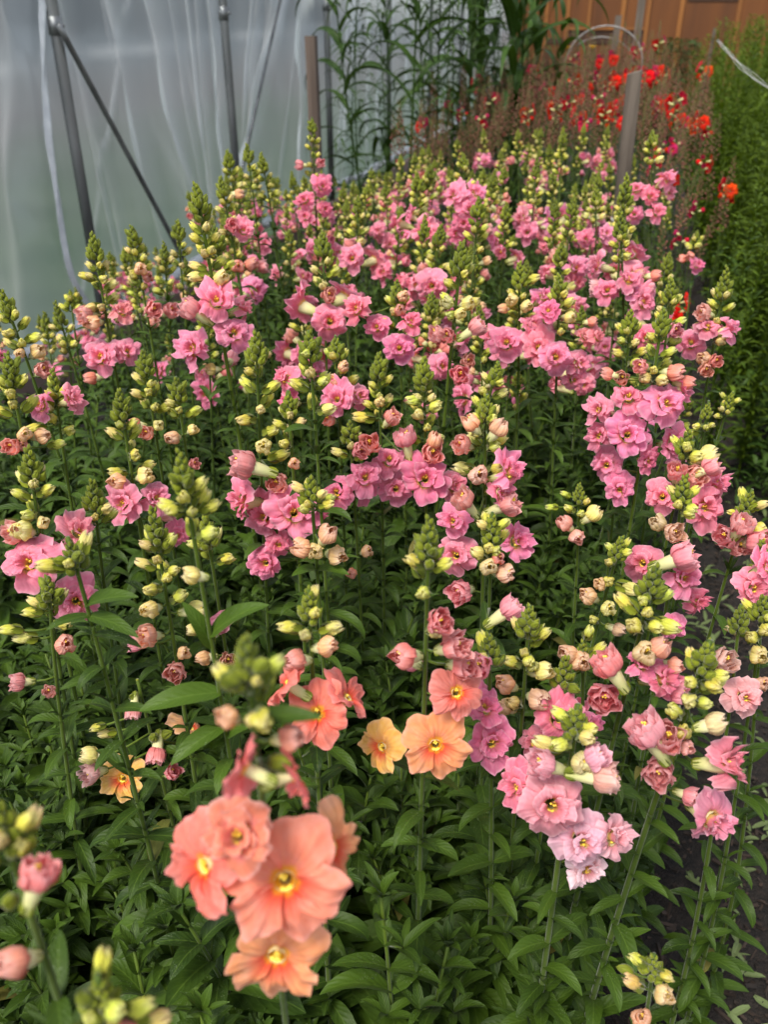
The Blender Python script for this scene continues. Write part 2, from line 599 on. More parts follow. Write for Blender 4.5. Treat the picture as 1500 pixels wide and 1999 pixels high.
def corolla_single(rg):
    mb = MB()
    tube_piece(mb, TL, 0.0036, 0.0044, 1)
    D = math.radians
    for th, sp, Rr, bk in ((50, 100, .0315, .004), (131, 100, .0310, .006), (208, 80, .0270, .003), (271, 70, .0280, .008), (333, 80, .0268, .004)):
        lobe(mb, D(th + rg.uniform(-6, 6)), D(sp), Rr * rg.uniform(.92, 1.08), .0026, TL, .0048, bk * rg.uniform(.3, 1.5), rg.uniform(.0016, .0030), rg, tilt=rg.uniform(.0006, .003), nu=19, nv=13, notch=.065, low=(0.0 if th < 180 else 1.0), crease=rg.uniform(-.0045, .0045), fall=.40)
    return mb


def cup(mb, n, Rb, Hb, z0, op, flare, ruff, rg, mat, span=2.2, th0=0.0, nu=7, nv=8, point=0.0, sq=1.0):
    for i in range(n):
        t0 = th0 + 2 * PI * i / n + rg.uniform(-.15, .15)
        p1, p2 = rg.uniform(0, 6.3), rg.uniform(0, 6.3)
        rnd = rg.random()
        Rk = Rb * (0.95 + 0.035 * (i % 3))
        rows, A = [], []
        for a in range(nv):
            v = a / (nv - 1)
            ph = PI * 0.96 + (op - PI * 0.96) * v
            row, ar = [], []
            for b in range(nu):
                u = -1 + 2 * b / (nu - 1)
                e = max(0.0, (v - .72) / .28)
                r = Rk * math.sin(ph) * (1 + .13 * ruff * math.sin(3.9 * u + p1) * v ** .7 - .10 * ruff * math.exp(-(3.2 * (u - .3 * math.sin(p2))) ** 2) * v) + flare * e * e * (1 + .35 * math.sin(5 * u + p2))
                z = z0 + Hb / 2 + Hb / 2 * math.cos(ph) - .25 * flare * e + .0011 * ruff * math.sin(6 * u + p2) * v
                z += point * (v ** 3) * (1 - abs(u)) - .16 * Hb * abs(u) ** 2 * v
                th = t0 + u * span / 2 * (1 - point * 30 * v * v if point else 1)
                row.append((r * math.cos(th), r * math.sin(th) * sq, z + .0012 * ruff * math.sin(p1 + 2 * u) * v))
                ar.append((.55 + .45 * v, (u + 1) / 2, rnd, 1))
            rows.append(row)
            A.append(ar)
        mb.grid(rows, A, mat)


def sepals(rg, n=5, Ls=.010, Ws=.0030, r=.0030, open_=.35, z0=-.001):
    mb = MB()
    mb.blob((0, 0, 0.0005), .0030, 0, 7, 4, .4)
    for k in range(n):
        o = leaf(Ls, Ws, PI / 2 - open_, -.25, -.4, rg.random(), rg, 5)
        az = 2 * PI * k / n + rg.uniform(-.2, .2)
        mb.add(o, Matrix.Rotation(az, 4, 'Z') @ Matrix.Translation((0, r * .75, z0)))
    return mb


def stamen_piece(rg, z0, n=4, r=.0030, s=1.0, mat=0, pal=True):
    mb = MB()
    for k in range(n):
        a = 2 * PI * k / n + rg.uniform(-.5, .5)
        c = Vector((.55 * r * math.cos(a), .45 * r * math.sin(a) + .0026, z0 + rg.uniform(-.001, .0015)))
        mb.blob(c, .00085 * s, mat, 6, 4, .5, 1.5)
        mb.tube([Vector((c.x * .4, c.y * .4, z0 - .010)), c], .00035, mat, 4)
    if pal:
        for q in (-1, 0, 1):
            mb.blob((q * .0017, -.0040 + .0006 * abs(q), z0 - .0036), .0015 * s, mat, 7, 4, .5, 1.1)
    return mb


def cup_flower(rg, k=1.0):
    """half-open flower: pale tube and a ruffled ball of petals with its mouth showing stamens"""
    mb = MB()
    tube_piece(mb, .017 * k, .0034, .0064, 1)
    z0 = .012 * k
    cup(mb, 5, .0118, .0215, z0, .78, .0032, 1.5, rg, 0, 1.9)
    cup(mb, 4, .0088, .0180, z0 + .002, .62, .0016, 1.8, rg, 0, 2.0, .6)
    cup(mb, 3, .0050, .0150, z0 + .003, .55, .0010, 1.8, rg, 0, 2.0, 1.1)
    return mb


def bud_ball(rg, big):
    """coloured bud: calyx slot 1, petals slot 0"""
    mb = MB()
    if big:
        tube_piece(mb, .012, .0032, .0056, 2)
        cup(mb, 4, .0092, .0165, .0085, .42, .0014, 1.6, rg, 0, 2.3)
        cup(mb, 3, .0062, .0150, .0100, .30, .0006, 1.6, rg, 0, 2.2, .8)
        mb.add(sepals(rg, 5, .0100, .0030, .0030, .25), None, 1)
        if rg.random() < .6:
            mb.add(stamen_piece(rg, .0215, 4, .0016, .8, 0, False), None, 3)
    else:
        cup(mb, 4, .0058, .0120, .0034, .30, .0008, 2.0, rg, 0, 2.3)
        cup(mb, 3, .0048, .0120, .0042, .12, .0000, 1.4, rg, 0, 2.2, .8)
        mb.add(sepals(rg, 5, .0112, .0044, .0040, .30), None, 1)
    return mb


def bud_green(rg):
    mb = MB()
    cup(mb, 5, .0043, .0095, 0.0, .10, 0, .5, rg, 0, 1.9, point=.0022)
    return mb


def tip_piece(rg, Ln=.034):
    """the closed top of a spike: a cone of small pointed green buds"""
    mb = MB()
    n = 21
    mb.tube([(0, 0, -.004), (0, 0, Ln * .8)], [.0018, .0008], 0, 6)
    for k in range(n):
        t = k / (n - 1)
        a = k * 2.39996 + rg.uniform(-.15, .15)
        h = Ln * (.90 - .90 * t ** .85)
        r = .0009 + .0042 * t
        s_ = .42 + .50 * t
        d = Vector((math.cos(a) * (.25 + .55 * t), math.sin(a) * (.25 + .55 * t), 1))
        b = MB()
        cup(b, 4, .0042, .0100, 0, .08, 0, .6, rg, 0, 2.1, nu=5, nv=6, point=.0030)
        m = Matrix.Translation((r * math.cos(a), r * math.sin(a), h)) @ frame(d) @ Matrix.Diagonal((s_, s_, s_, 1))
        mb.add(b, m)
    return mb


rv = random.Random(3)
LIB = {}
LIB['D'] = [(bend(corolla_double(rv), rv.uniform(-8, 26), rv.uniform(-4, 30), rv.uniform(-6, 24), rv.uniform(-14, 14)).mesh('double_flower', [M_DOUBLE, M_TUBE])) for _ in range(13)]
LIB['R'] = [(corolla_single(rv).mesh('single_flower', [M_RED, M_TUBE])) for _ in range(2)] + [(cup_flower(rv).mesh('half_open_flower', [M_RED, M_TUBE])) for _ in range(2)]
LIB['S'] = [(bend(corolla_single(rv), rv.uniform(-5, 14), rv.uniform(4, 20), rv.uniform(-6, 12), rv.uniform(-8, 8)).mesh('single_flower', [M_SINGLE, M_TUBE])) for _ in range(5)]
LIB['C'] = [(cup_flower(rv).mesh('half_open_flower', [M_DOUBLE, M_TUBE])) for _ in range(5)]
LIB['T'] = [(cup_flower(rv, 1.6).mesh('long_half_open_flower', [M_DOUBLE, M_TUBE])) for _ in range(3)]
LIB['P'] = [(bud_ball(rv, True).mesh('large_bud', [M_DOUBLE, M_SEPAL, M_TUBE, M_STAMEN])) for _ in range(6)]
LIB['Y'] = [(bud_ball(rv, False).mesh('opening_bud', [M_DOUBLE, M_SEPAL])) for _ in range(5)]
LIB['G'] = [(bud_green(rv).mesh('green_bud', [M_SEPAL])) for _ in range(4)]
LIB['tip'] = [(tip_piece(rv, rv.uniform(.028, .042)).mesh('spike_tip', [M_SEPAL])) for _ in range(6)]
LIB['calyx'] = [(sepals(rv, 5, .0105, .0036, .0038, .2).mesh('calyx', [M_SEPAL])) for _ in range(3)]
LIB['st'] = {'D': [(stamen_piece(rv, TL + .003, 4, .0032).mesh('stamens', [M_STAMEN])) for _ in range(2)],
             'S': [(stamen_piece(rv, TL + .001, 4, .0020, 1.0).mesh('stamens', [M_STAMEN])) for _ in range(2)],
             'C': [(stamen_piece(rv, .0262, 4, .0024, 1, 0, False).mesh('stamens', [M_STAMEN])) for _ in range(2)],
             'T': [(stamen_piece(rv, .0352, 4, .0024, 1, 0, False).mesh('stamens', [M_STAMEN])) for _ in range(2)]}
REACH = {'D': TL, 'S': TL, 'C': .024, 'T': .032, 'P': .018, 'Y': .009, 'G': .005}

PINK, HOT, PALE, WHITE = (.88, .285, .425), (.87, .23, .375), (.86, .44, .52), (.88, .66, .68)
CORAL, PEACHF, ORANGE, YELLOWF = (.87, .245, .185), (.88, .40, .20), (.88, .36, .15), (.88, .50, .12)
B_CORAL, B_PEACH, B_CREAM, B_YEL = (.84, .34, .23), (.86, .56, .27), (.84, .77, .25), (.76, .77, .12)
RED, SCARLET, MAGENTA = (.62, .012, .025), (.80, .045, .006), (.55, .025, .110)


def leafy_shoot(rg, h, n_nodes, Lmax=.092, side=True):
    mb = MB()
    pts = []
    bx, by = rg.uniform(-.05, .05), rg.uniform(-.05, .05)
    for i in range(9):
        t = i / 8
        pts.append(Vector((bx * t * t, by * t * t, h * t)))
    mb.tube(pts, [.0030 - .0016 * i / 8 for i in range(9)], 1, 6)
    az = rg.uniform(0, 6.3)
    for k in range(n_nodes):
        t = .10 + .90 * (k / (n_nodes - 1)) ** .9
        p = Vector((bx * t * t, by * t * t, h * t))
        az += 2.399 / 1.0
        top = max(0, (t - .72) / .28)
        Lf = Lmax * rg.uniform(.75, 1.1) * (1 - .72 * top)
        el = .15 + .95 * top + rg.uniform(-.2, .35)
        dr = rg.uniform(.5, 1.3) * (1 - .5 * top)
        for q in range(2 if rg.random() < .75 else 3):
            put_leaf(mb, p, az + q * 2.6 + rg.uniform(-.2, .2), Lf * rg.uniform(.85, 1.1), Lf * rg.uniform(.18, .26), el, dr, rg, 0)
        if side and .25 < t < .95 and rg.random() < .8:
            a2 = az + 1.2
            q2 = p + Vector((math.cos(a2), math.sin(a2), 0.9)) * rg.uniform(.008, .028)
            mb.tube([p, q2], .0010, 1, 4)
            for z in range(5):
                put_leaf(mb, q2, a2 + z * 2.4, rg.uniform(.018, .038), rg.uniform(.0036, .0064), rg.uniform(.3, 1.1), rg.uniform(.3, .9), rg, 0, nv=6)
    for z in range(6):
        put_leaf(mb, pts[-1], z * 1.1 + az, rg.uniform(.014, .032), rg.uniform(.0032, .0058), rg.uniform(.5, 1.25), rg.uniform(.2, .6), rg, 0, nv=6)
    return mb


LIB['shoot'] = [leafy_shoot(rv, rv.uniform(.40, .56), 18).mesh('leafy_shoot', [M_LEAF, M_STEM]) for _ in range(9)]


# ------------------------------------------------------------------ object helpers
def link(name, data, parent=None, m=None, color=None):
    o = bpy.data.objects.new(name, data)
    COL.objects.link(o)
    if parent is not None:
        o.parent = parent
    if m is not None:
        o.matrix_local = m
    if color is not None:
        o.color = (*color, 1)
    return o


def tag(o, label=None, cat=None, group=None, kind=None):
    for k, v in (('label', label), ('category', cat), ('group', group), ('kind', kind)):
        if v:
            o[k] = v
    return o


def vary(c, rg, s=.05):
    return tuple(min(.93, max(.005, x * (1 + rg.uniform(-s, s)))) for x in c)


def put_item(root, kind, origin, d, rg, color, scale=1.0, fine=True, up=None, roll=None):
    if kind == 'D':
        scale *= 1.14
    """a bud or a flower as a part of the plant"""
    m = Matrix.Translation(origin) @ frame(d, up or (0, 0, 1)) @ Matrix.Rotation(roll if roll is not None else rg.uniform(-.3, .3), 4, 'Z') @ Matrix.Diagonal((scale * (.90 if kind in 'YG' else 1), scale * (.90 if kind in 'YG' else 1), scale * (1.08 if kind in 'YG' else 1), 1))
    name = 'flower' if kind in 'DSCTR' else 'bud'
    o = link(name, rg.choice(LIB[kind]), root, m, color)
    if fine and kind in 'DSCT':
        link('calyx', rg.choice(LIB['calyx']), o, Matrix.Identity(4))
        link('stamens', rg.choice(LIB['st'][kind]), o, Matrix.Identity(4))
    return o


class Stem:
    """a smooth line through points given from the ground to the tip (local coordinates)"""
    def __init__(s, pts, n=36):
        P = [Vector(p) for p in pts]
        P = [P[0] * 2 - P[1]] + P + [P[-1] * 2 - P[-2]]
        s.p = []
        for i in range(1, len(P) - 2):
            m = max(3, int(n / (len(P) - 3)))
            for k in range(m + (i == len(P) - 3)):
                t = k / m
                a, b, c, d = P[i - 1], P[i], P[i + 1], P[i + 2]
                s.p.append(.5 * ((2 * b) + (c - a) * t + (2 * a - 5 * b + 4 * c - d) * t * t + (3 * b - a - 3 * c + d) * t ** 3))
        s.l = [0.0]
        for a, b in zip(s.p, s.p[1:]):
            s.l.append(s.l[-1] + (b - a).length)
        s.len = s.l[-1]

    def at(s, x):
        x = max(0, min(s.len, x))
        for i in range(1, len(s.l)):
            if s.l[i] >= x:
                t = (x - s.l[i - 1]) / max(1e-9, s.l[i] - s.l[i - 1])
                return s.p[i - 1].lerp(s.p[i], t), (s.p[i] - s.p[i - 1]).normalized()
        return s.p[-1], (s.p[-1] - s.p[-2]).normalized()


def bud_zone(root, st, Lz, rg, mb_stem, fine=True, rich=1.0, peach=True, s0=1.0, skip=None, gone=None, into=None):
    """tip, green buds, yellow-green buds, peach buds down the top Lz of the stem"""
    tipm = rg.choice(LIB['tip'])
    p, t = st.at(st.len - .004)
    tl = .030 * s0
    sc = s0 * rg.uniform(.9, 1.1)
    M = Matrix.Translation(p - t * tl * .85) @ frame(t) @ Matrix.Rotation(rg.uniform(0, 6), 4, 'Z') @ Matrix.Diagonal((sc, sc, sc, 1))
    if into is None:
        link('spike_tip', tipm, root, M)
    else:
        into.append(('tip', tipm, M, None))
    s = tl * .72
    az = rg.uniform(0, 6.3)
    while s < Lz:
        f = s / Lz
        nb = 3 if f < .5 else 2
        for q in range(nb):
            az += 2.399
            p, t = st.at(st.len - s - rg.uniform(-.003, .003))
            rad = (t.orthogonal().normalized())
            rad = Matrix.Rotation(az, 3, t) @ rad
            d = (rad * (.55 + .75 * f) + t * (1.0 - .45 * f)).normalized()
            off = .0028 + .0060 * f
            org = p + d * off
            if f < .40:
                kind, c, k_ = 'G', None, rg.uniform(.80, 1.1)
            elif f < .86 or not peach:
                kind, c, k_ = 'Y', vary(B_YEL if rg.random() < .75 else B_CREAM, rg), .60 + .42 * f + rg.uniform(-.08, .08)
            else:
                kind, c, k_ = 'P', vary(rg.choice((B_CREAM, B_CREAM, B_PEACH, B_CORAL)), rg), rg.uniform(.66, .86)
            if kind == 'P' and rg.random() < .25:
                continue
            mb_stem.tube([p, p.lerp(org, .6) - t * .0006, org + d * .001], .00095, 0, 5, rnd=.8)
            if into is None:
                put_item(root, kind, org, d, rg, c, k_ * s0, fine)
            else:
                into.append((kind, rg.choice(LIB[kind]), Matrix.Translation(org) @ frame(d) @ Matrix.Diagonal((k_ * s0, k_ * s0, k_ * s0, 1)), c))
            # small bract
            if f < .75:
                pass
        s += (.0062 + .0135 * f) / rich * s0


def stem_leaves(mb, st, s_from, s_to, rg, dense=1.0, Lmax=.068, mat=0):
    s = s_from
    az = rg.uniform(0, 6.3)
    while s > s_to:
        p, t = st.at(s)
        f = (s_from - s) / max(.01, s_from - s_to)
        Lf = Lmax * (.50 + .55 * f) * rg.uniform(.8, 1.15)
        az += 1.57 + rg.uniform(-.3, .3)
        for q in range(2):
            put_leaf(mb, p, az + q * PI + rg.uniform(-.3, .3), Lf * rg.uniform(.85, 1.1), Lf * rg.uniform(.16, .22), rg.uniform(.1, .75), rg.uniform(.5, 1.3), rg, mat)
        if rg.random() < .5:
            for z in range(4):
                put_leaf(mb, p + t * .006, az + .8 + z * 1.6, rg.uniform(.014, .028), rg.uniform(.0022, .004), rg.uniform(.6, 1.2), rg.uniform(.2, .6), rg, mat, nv=6)
        s -= (.060 - .036 * f) / dense * rg.uniform(.8, 1.2)


# ================================================================== THE SETTING
WX = -2.09           # the plastic side wall
rg = random.Random(11)


def ground_mesh():
    mb = MB()
    xs = [-2.12 + 5.2 * i / 110 for i in range(111)]
    ys = [-1.0 + 15.2 * (i / 150) ** 1.7 for i in range(151)]
    rows, A = [], []
    rr = random.Random(5)
    for y in ys:
        row = []
        for x in xs:
            z = .010 * math.sin(9 * x + 3 * y) * math.sin(7 * y - 2 * x) + rr.uniform(-.007, .007)
            if -.0 < x - .08 < .30:
                z -= .010
            row.append((x, y, z))
        rows.append(row)
        A.append([(0, 0, 0, 1)] * len(row))
    mb.grid(rows, A)
    return mb.mesh('soil_ground', [M_SOIL])


tag(link('ground', ground_mesh()), kind='structure')


def outside():
    for name, mat, x0, x1, z in (('lawn', M_OUT, -120, WX - .03, -.02),):
        mb = MB()
        n = 24
        rows = [[(x0 + (x1 - x0) * i / n, -60 + 220 * j / n, z + .01 * math.sin(i * 2.1 + j)) for i in range(n + 1)] for j in range(n + 1)]
        mb.grid(rows, [[(0, 0, 0, 1)] * (n + 1)] * (n + 1))
        tag(link(name, mb.mesh(name, [mat])), kind='structure')
    mb = MB()
    rows = [[(-60 - 5 * i, -60 + 9 * j, 16 * math.sin(min(1, i / 5) * PI / 2) + 1.5 * math.sin(j * .9) * (i > 0) - .1) for i in range(8)] for j in range(26)]
    mb.grid(rows, [[(0, 0, 0, 1)] * 8] * 26)
    tag(link('hills', mb.mesh('hills', [M_HILL])), kind='structure')
    mb = MB()
    rows = [[(3.08 + 60 * i / 4, -40 + 150 * j / 4, -.03) for i in range(5)] for j in range(5)]
    mb.grid(rows, [[(0, 0, 0, 1)] * 5] * 5)
    tag(link('field', mb.mesh('field', [M_LAWN])), kind='structure')


outside()


# ---- plastic side wall with its gathers
def wall_pt(px, py):
    p = on_x(px, py, WX)
    return (p.y, p.z)


FOLDS = [  # (top pixel, bottom pixel, width m, strength)
    ((250, 0), (150, 620), .010, .35), ((212, 0), (300, 330), .030, .22), ((292, 0), (378, 350), .016, .55), ((300, 0), (372, 352), .05, .22),
    ((330, 0), (400, 400), .02, .2), ((360, 0), (412, 420), .014, .60), ((383, 0), (422, 430), .03, .30), ((425, 0), (440, 390), .014, .55),
    ((432, 120), (455, 400), .05, .28), ((405, 0), (450, 420), .02, .3), ((492, 0), (478, 200), .018, .45), ((505, 0), (485, 330), .03, .30),
    ((552, 0), (490, 300), .022, .55), ((530, 60), (480, 380), .05, .22), ((605, 0), (590, 270), .016, .60), ((600, 0), (596, 360), .06, .30),
    ((560, 200), (540, 380), .012, .3), ((640, 0), (650, 390), .012, .3), ((680, 0), (655, 370), .014, .55), ((700, 0), (672, 360), .05, .35),
    ((722, 0), (716, 330), .022, .65), ((742, 0), (740, 330), .03, .4), ((765, 0), (760, 320), .02, .6), ((800, 0), (795, 320), .03, .5),
    ((835, 0), (830, 300), .02, .6), ((870, 0), (868, 290), .04, .5), ((905, 0), (905, 260), .03, .6), ((945, 0), (945, 240), .05, .5), ((990, 0), (990, 220), .05, .6), ((1025, 0), (1025, 200), .06, .5),
    ((0, 130), (300, 92), .012, .22), ((300, 92), (620, 52), .012, .22), ((35, 0), (60, 560), .07, .10), ((200, 300), (260, 560), .03, .15),
    ((250, 100), (330, 500), .04, .18), ((145, 100), (240, 560), .02, .20),
]


def plastic_wall():
    segs = []
    for a, b, w, s in FOLDS:
        segs.append((np.array(wall_pt(*a)), np.array(wall_pt(*b)), w, s))
    root = bpy.data.objects.new('plastic_wall', None)
    COL.objects.link(root)
    root.location = (WX, 6, 0)
    tag(root, 'tall wrinkled clear plastic sheeting wall running down one side of the bed', 'plastic wall')
    mb = MB()
    ny, nz = 1500, 60
    y0, y1, z0, z1 = .6, 13.95, .10, 2.25
    Y = y0 + (y1 - y0) * (np.arange(ny) / (ny - 1)) ** 1.25
    Z = np.linspace(z0, z1, nz)
    YY, ZZ = np.meshgrid(Y, Z)
    D = np.zeros_like(YY)
    Fo = np.zeros_like(YY)
    for a, b, w, s in segs:
        w = w * (1.0 + .05 * max(a[0], b[0]))
        # lengthen the fold to the sheet's edges
        d = b - a
        Lq = np.linalg.norm(d)
        d = d / Lq
        ry, rz = YY - a[0], ZZ - a[1]
        t = ry * d[0] + rz * d[1]
        n = np.abs(-ry * d[1] + rz * d[0])
        along = np.clip(1 - np.maximum(0, t - Lq) / .35, 0, 1)
        g = np.exp(-(n / w) ** 2) * along * (.75 + .25 * np.sin(9 * t + a[0]))
        D += g * w * (1.1 if abs(d[1]) > .5 else 0)
        s = min(1.0, s * 1.5)
        Fo = np.maximum(Fo, g * s) + .25 * np.minimum(Fo, g * s)  # white along each fold: gathered film and its painted sky highlight
    rf = random.Random(77)
    for q in range(90):      # faint creases
        a = np.array([rf.uniform(.8, 12), rf.uniform(.1, 2.2)])
        an = rf.gauss(PI / 2 + .25, .35)
        d = np.array([math.cos(an), math.sin(an)])
        ry, rz = YY - a[0], ZZ - a[1]
        t = ry * d[0] + rz * d[1]
        n = np.abs(-ry * d[1] + rz * d[0])
        g = np.exp(-(n / rf.uniform(.008, .03)) ** 2) * np.exp(-(t / rf.uniform(.2, .8)) ** 2)
        D += g * .006
        Fo = np.maximum(Fo, g * rf.uniform(.06, .22))
    D += .006 * np.sin(5.3 * YY + 1.1 * ZZ) + .002 * np.sin(13 * YY - 3 * ZZ) + .0012 * np.sin(31 * YY + 3 * ZZ)
    X = .010 - D
    P = np.stack([X, YY - 6, ZZ], -1)
    A = np.stack([np.clip(Fo, 0, 1), np.zeros_like(X), np.zeros_like(X), np.ones_like(X)], -1)
    mb.grid(P, A)
    link('sheeting', mb.mesh('sheeting', [M_PLASTIC]), root, Matrix.Identity(4))
    # the rolled white gather hanging in front of the first bow
    pts = [on_x(x, y, WX + .03) - Vector((WX, 6, 0)) for x, y in ((84, -60), (82, 40), (84, 150), (93, 260), (108, 370), (122, 470), (140, 540), (168, 590))]
    st = Stem([tuple(p) for p in pts], 40)
    mb = MB()
    rows, A = [], []
    rr = random.Random(2)
    n = 40
    for i in range(n + 1):
        p, t = st.at(st.len * i / n)
        row = []
        for j in range(9):
            u = -1 + j / 4
            row.append((p.x + .012 * math.cos(u * 1.5) + .004 * math.sin(3 * u + i * .4) + rr.uniform(-.0012, .0012), p.y + .017 * u * (1 + .15 * math.sin(i * .5)), p.z))
        rows.append(row)
        A.append([(.5, .5, .5, 1)] * 9)
    mb.grid(rows, A)
    o = link('gathered_edge', mb.mesh('gathered_edge', [M_HEM]), root, Matrix.Identity(4))
    o['label'] = 'opaque white gathered strip of plastic'
    # bottom roll lying on the base board
    mb = MB()
    pts = [(.03 + .012 * math.sin(i * .9), -5.4 + i * .22, .135 + .012 * math.sin(i * 1.7)) for i in range(60)]
    mb.tube(pts, [.026 + .007 * math.sin(i * 1.3) for i in range(60)], 0, 9)
    o = link('bottom_hem', mb.mesh('bottom_hem', [M_HEM]), root, Matrix.Identity(4))
    # base board
    mb = MB()
    mb.box((WX + .12, .7, -.02), (WX + .16, 13.9, .115))
    o = link('base_board', mb.mesh('base_board', [M_BOARD], False))
    tag(o, 'long pinkish brown board edging the bed under the plastic wall', 'board')


plastic_wall()


def pole(name, label, pts, rad, collar=None, group=None):
    root = bpy.data.objects.new(name, None)
    COL.objects.link(root)
    b = Vector(pts[0])
    root.location = b
    tag(root, label, 'metal pole', group)
    mb = MB()
    mb.tube([Vector(p) - b for p in pts], rad, 0, 14)
    link('tube', mb.mesh('tube', [M_STEEL]), root, Matrix.Identity(4))
    if collar is not None:
        c = Vector(collar) - b
        d = (Vector(pts[-1]) - b).normalized()
        mb = MB()
        mb.tube([c - d * .03, c + d * .03], rad * 1.16, 0, 14)
        mb.tube([c + Vector((rad, 0, 0)), c + Vector((rad * 1.7, 0, 0))], rad * .3, 0, 8)
        link('collar', mb.mesh('collar', [M_STEEL]), root, Matrix.Identity(4))
    return root


PX = WX + .055
PY = [on_x(205, 640, PX).y, on_x(472, 470, PX).y, on_x(648, 391, PX).y]
print('poles', PY)
PLAB = ['galvanised hoop pole nearest the camera with a bright joint, before the plastic', 'galvanised hoop pole in the middle, where two plastic folds fan out from it',
        'thinner looking galvanised hoop pole just beyond the brown wooden stake']
for i, y in enumerate(PY):
    pole('hoop_pole', PLAB[i], [(PX, y, -.05), (PX, y, .8), (PX, y, 1.5), (PX + .03, y, 1.9), (PX + .16, y, 2.3)], .021, (PX, y, on_x(112, 50, PX).z if i == 0 else 1.17 + .05 * i), 'hoop poles along the plastic wall')
for k, y in enumerate((PY[2] + 1.55, PY[2] + 3.1, PY[2] + 4.65)):
    pole('hoop_pole', '%s hoop pole partly hidden behind the tall strap leaved plants' % ('first', 'second', 'farthest')[k], [(PX, y, -.05), (PX, y, .8), (PX, y, 1.9), (PX + .16, y, 2.3)], .021, None, 'distant hoop poles')
a, b = on_x(128, 75, PX + .045), on_x(350, 490, PX + .045)
pole('diagonal_brace', 'thin grey brace slanting down from the nearest hoop pole across the plastic', [b + (b - a) * .15, b, a, a + (a - b) * .05], .011)
a, b = on_x(552, -20, PX + .045), on_x(484, 280, PX + .045)
pole('diagonal_brace', 'thin grey brace slanting the opposite way beyond the middle hoop pole', [b + (b - a) * .3, b, a], .009)


# ---- end wall of stained wood
def end_wall():
    Yw = 14.0
    root = bpy.data.objects.new('wooden_end_wall', None)
    COL.objects.link(root)
    root.location = (0, Yw, 0)
    tag(root, 'orange brown stained wooden end wall with battens behind the flower beds', 'wooden wall')
    I = Matrix.Identity(4)
    x0, x1, zt = WX + .15, 3.0, 2.9
    xof = lambda px: on_y(px, 60, Yw).x
    zof = lambda py: on_y(1200, py, Yw).z
    mb = MB()
    mb.box((x0, 0, -.05), (x1, .04, zt))
    link('panel', mb.mesh('panel', [M_FENCE], False), root, I)
    for px, w in ((1066, .05), (1107, .05), (1148, .05), (1213, .06), (1262, .05), (1326, .06), (1437, .05), (1500, .05)):
        x = xof(px)
        mb = MB()
        zb = zof(58) if px in (1148,) else 0
        mb.box((x - w / 2, -.028, zb), (x + w / 2, -.002, zt))
        link('batten', mb.mesh('batten', [M_BATTEN], False), root, I)
    mb = MB()
    mb.box((xof(1110) + .0, -.036, zof(58)), (xof(1258), -.0305, zof(53)))
    link('rail', mb.mesh('rail', [M_BATTEN], False), root, I)
    mb = MB()
    mb.box((xof(1110), -.012, zof(86)), (xof(1210), -.004, zof(59)))
    mb.box((xof(1216), -.012, zof(86)), (xof(1258), -.004, zof(59)))
    mb.box((xof(1066), -.012, zof(86)), (xof(1104), -.004, zof(75)))
    link('dark_opening', mb.mesh('dark_opening', [M_DARKOPEN], False), root, I)
    mb = MB()
    mb.box((xof(1335), -.012, zof(3)), (xof(1432), -.004, zof(3) + .5))
    link('window_opening', mb.mesh('window_opening', [M_DARKOPEN], False), root, I)


end_wall()


# ---- wooden stakes
def stake(label, bot, top, w, t, mat, slant=0.0, wrap=None, twist=0.0):
    root = bpy.data.objects.new('wooden_stake', None)
    COL.objects.link(root)
    root.location = bot
    tag(root, label, 'stake')
    d = Vector(top) - Vector(bot)
    mb = MB()
    M = frame(d, (0, 1, 0))
    Lg = d.length
    rr = random.Random(int(w * 9999))
    n = 14
    rows, A = [], []
    for i in range(n + 1):
        z = Lg * i / n
        row = []
        for x, y in ((-1, -1), (-.9, -1.08), (.9, -1.08), (1, -1), (1.03, -.6), (1.03, .6), (1, 1), (.9, 1.05), (-.9, 1.05), (-1, 1), (-1.03, .6), (-1.03, -.6)):
            zz = z + (slant * x * w / 2 if i == n else 0)
            row.append((x * w / 2 + rr.uniform(-.0006, .0006), y * t / 2 + rr.uniform(-.0006, .0006), zz))
        rows.append(row)
        A.append([(0, 0, 0, 1)] * 12)
    o = MB()
    o.grid(rows, A, 0, True)
    o.F.append(tuple(o.n - 12 + k for k in range(12)))
    o.M.append(0)
    mb.add(o, M @ Matrix.Rotation(twist, 4, 'Z'))
    link('post', mb.mesh('post', [mat], False), root, Matrix.Identity(4))
    if wrap is not None:
        mb = MB()
        for k in range(2):
            zc = Lg * wrap + k * .004
            q = [M @ Matrix.Rotation(twist, 4, 'Z') @ Vector((x * (w / 2 + .002), y * (t / 2 + .002), zc + .002 * x)) for x, y in ((-1, -1), (1, -1), (1, 1), (-1, 1), (-1, -1))]
            mb.tube(q, .0016, 0, 5)
        link('twine_wrap', mb.mesh('twine_wrap', [M_TWINE]), root, Matrix.Identity(4))


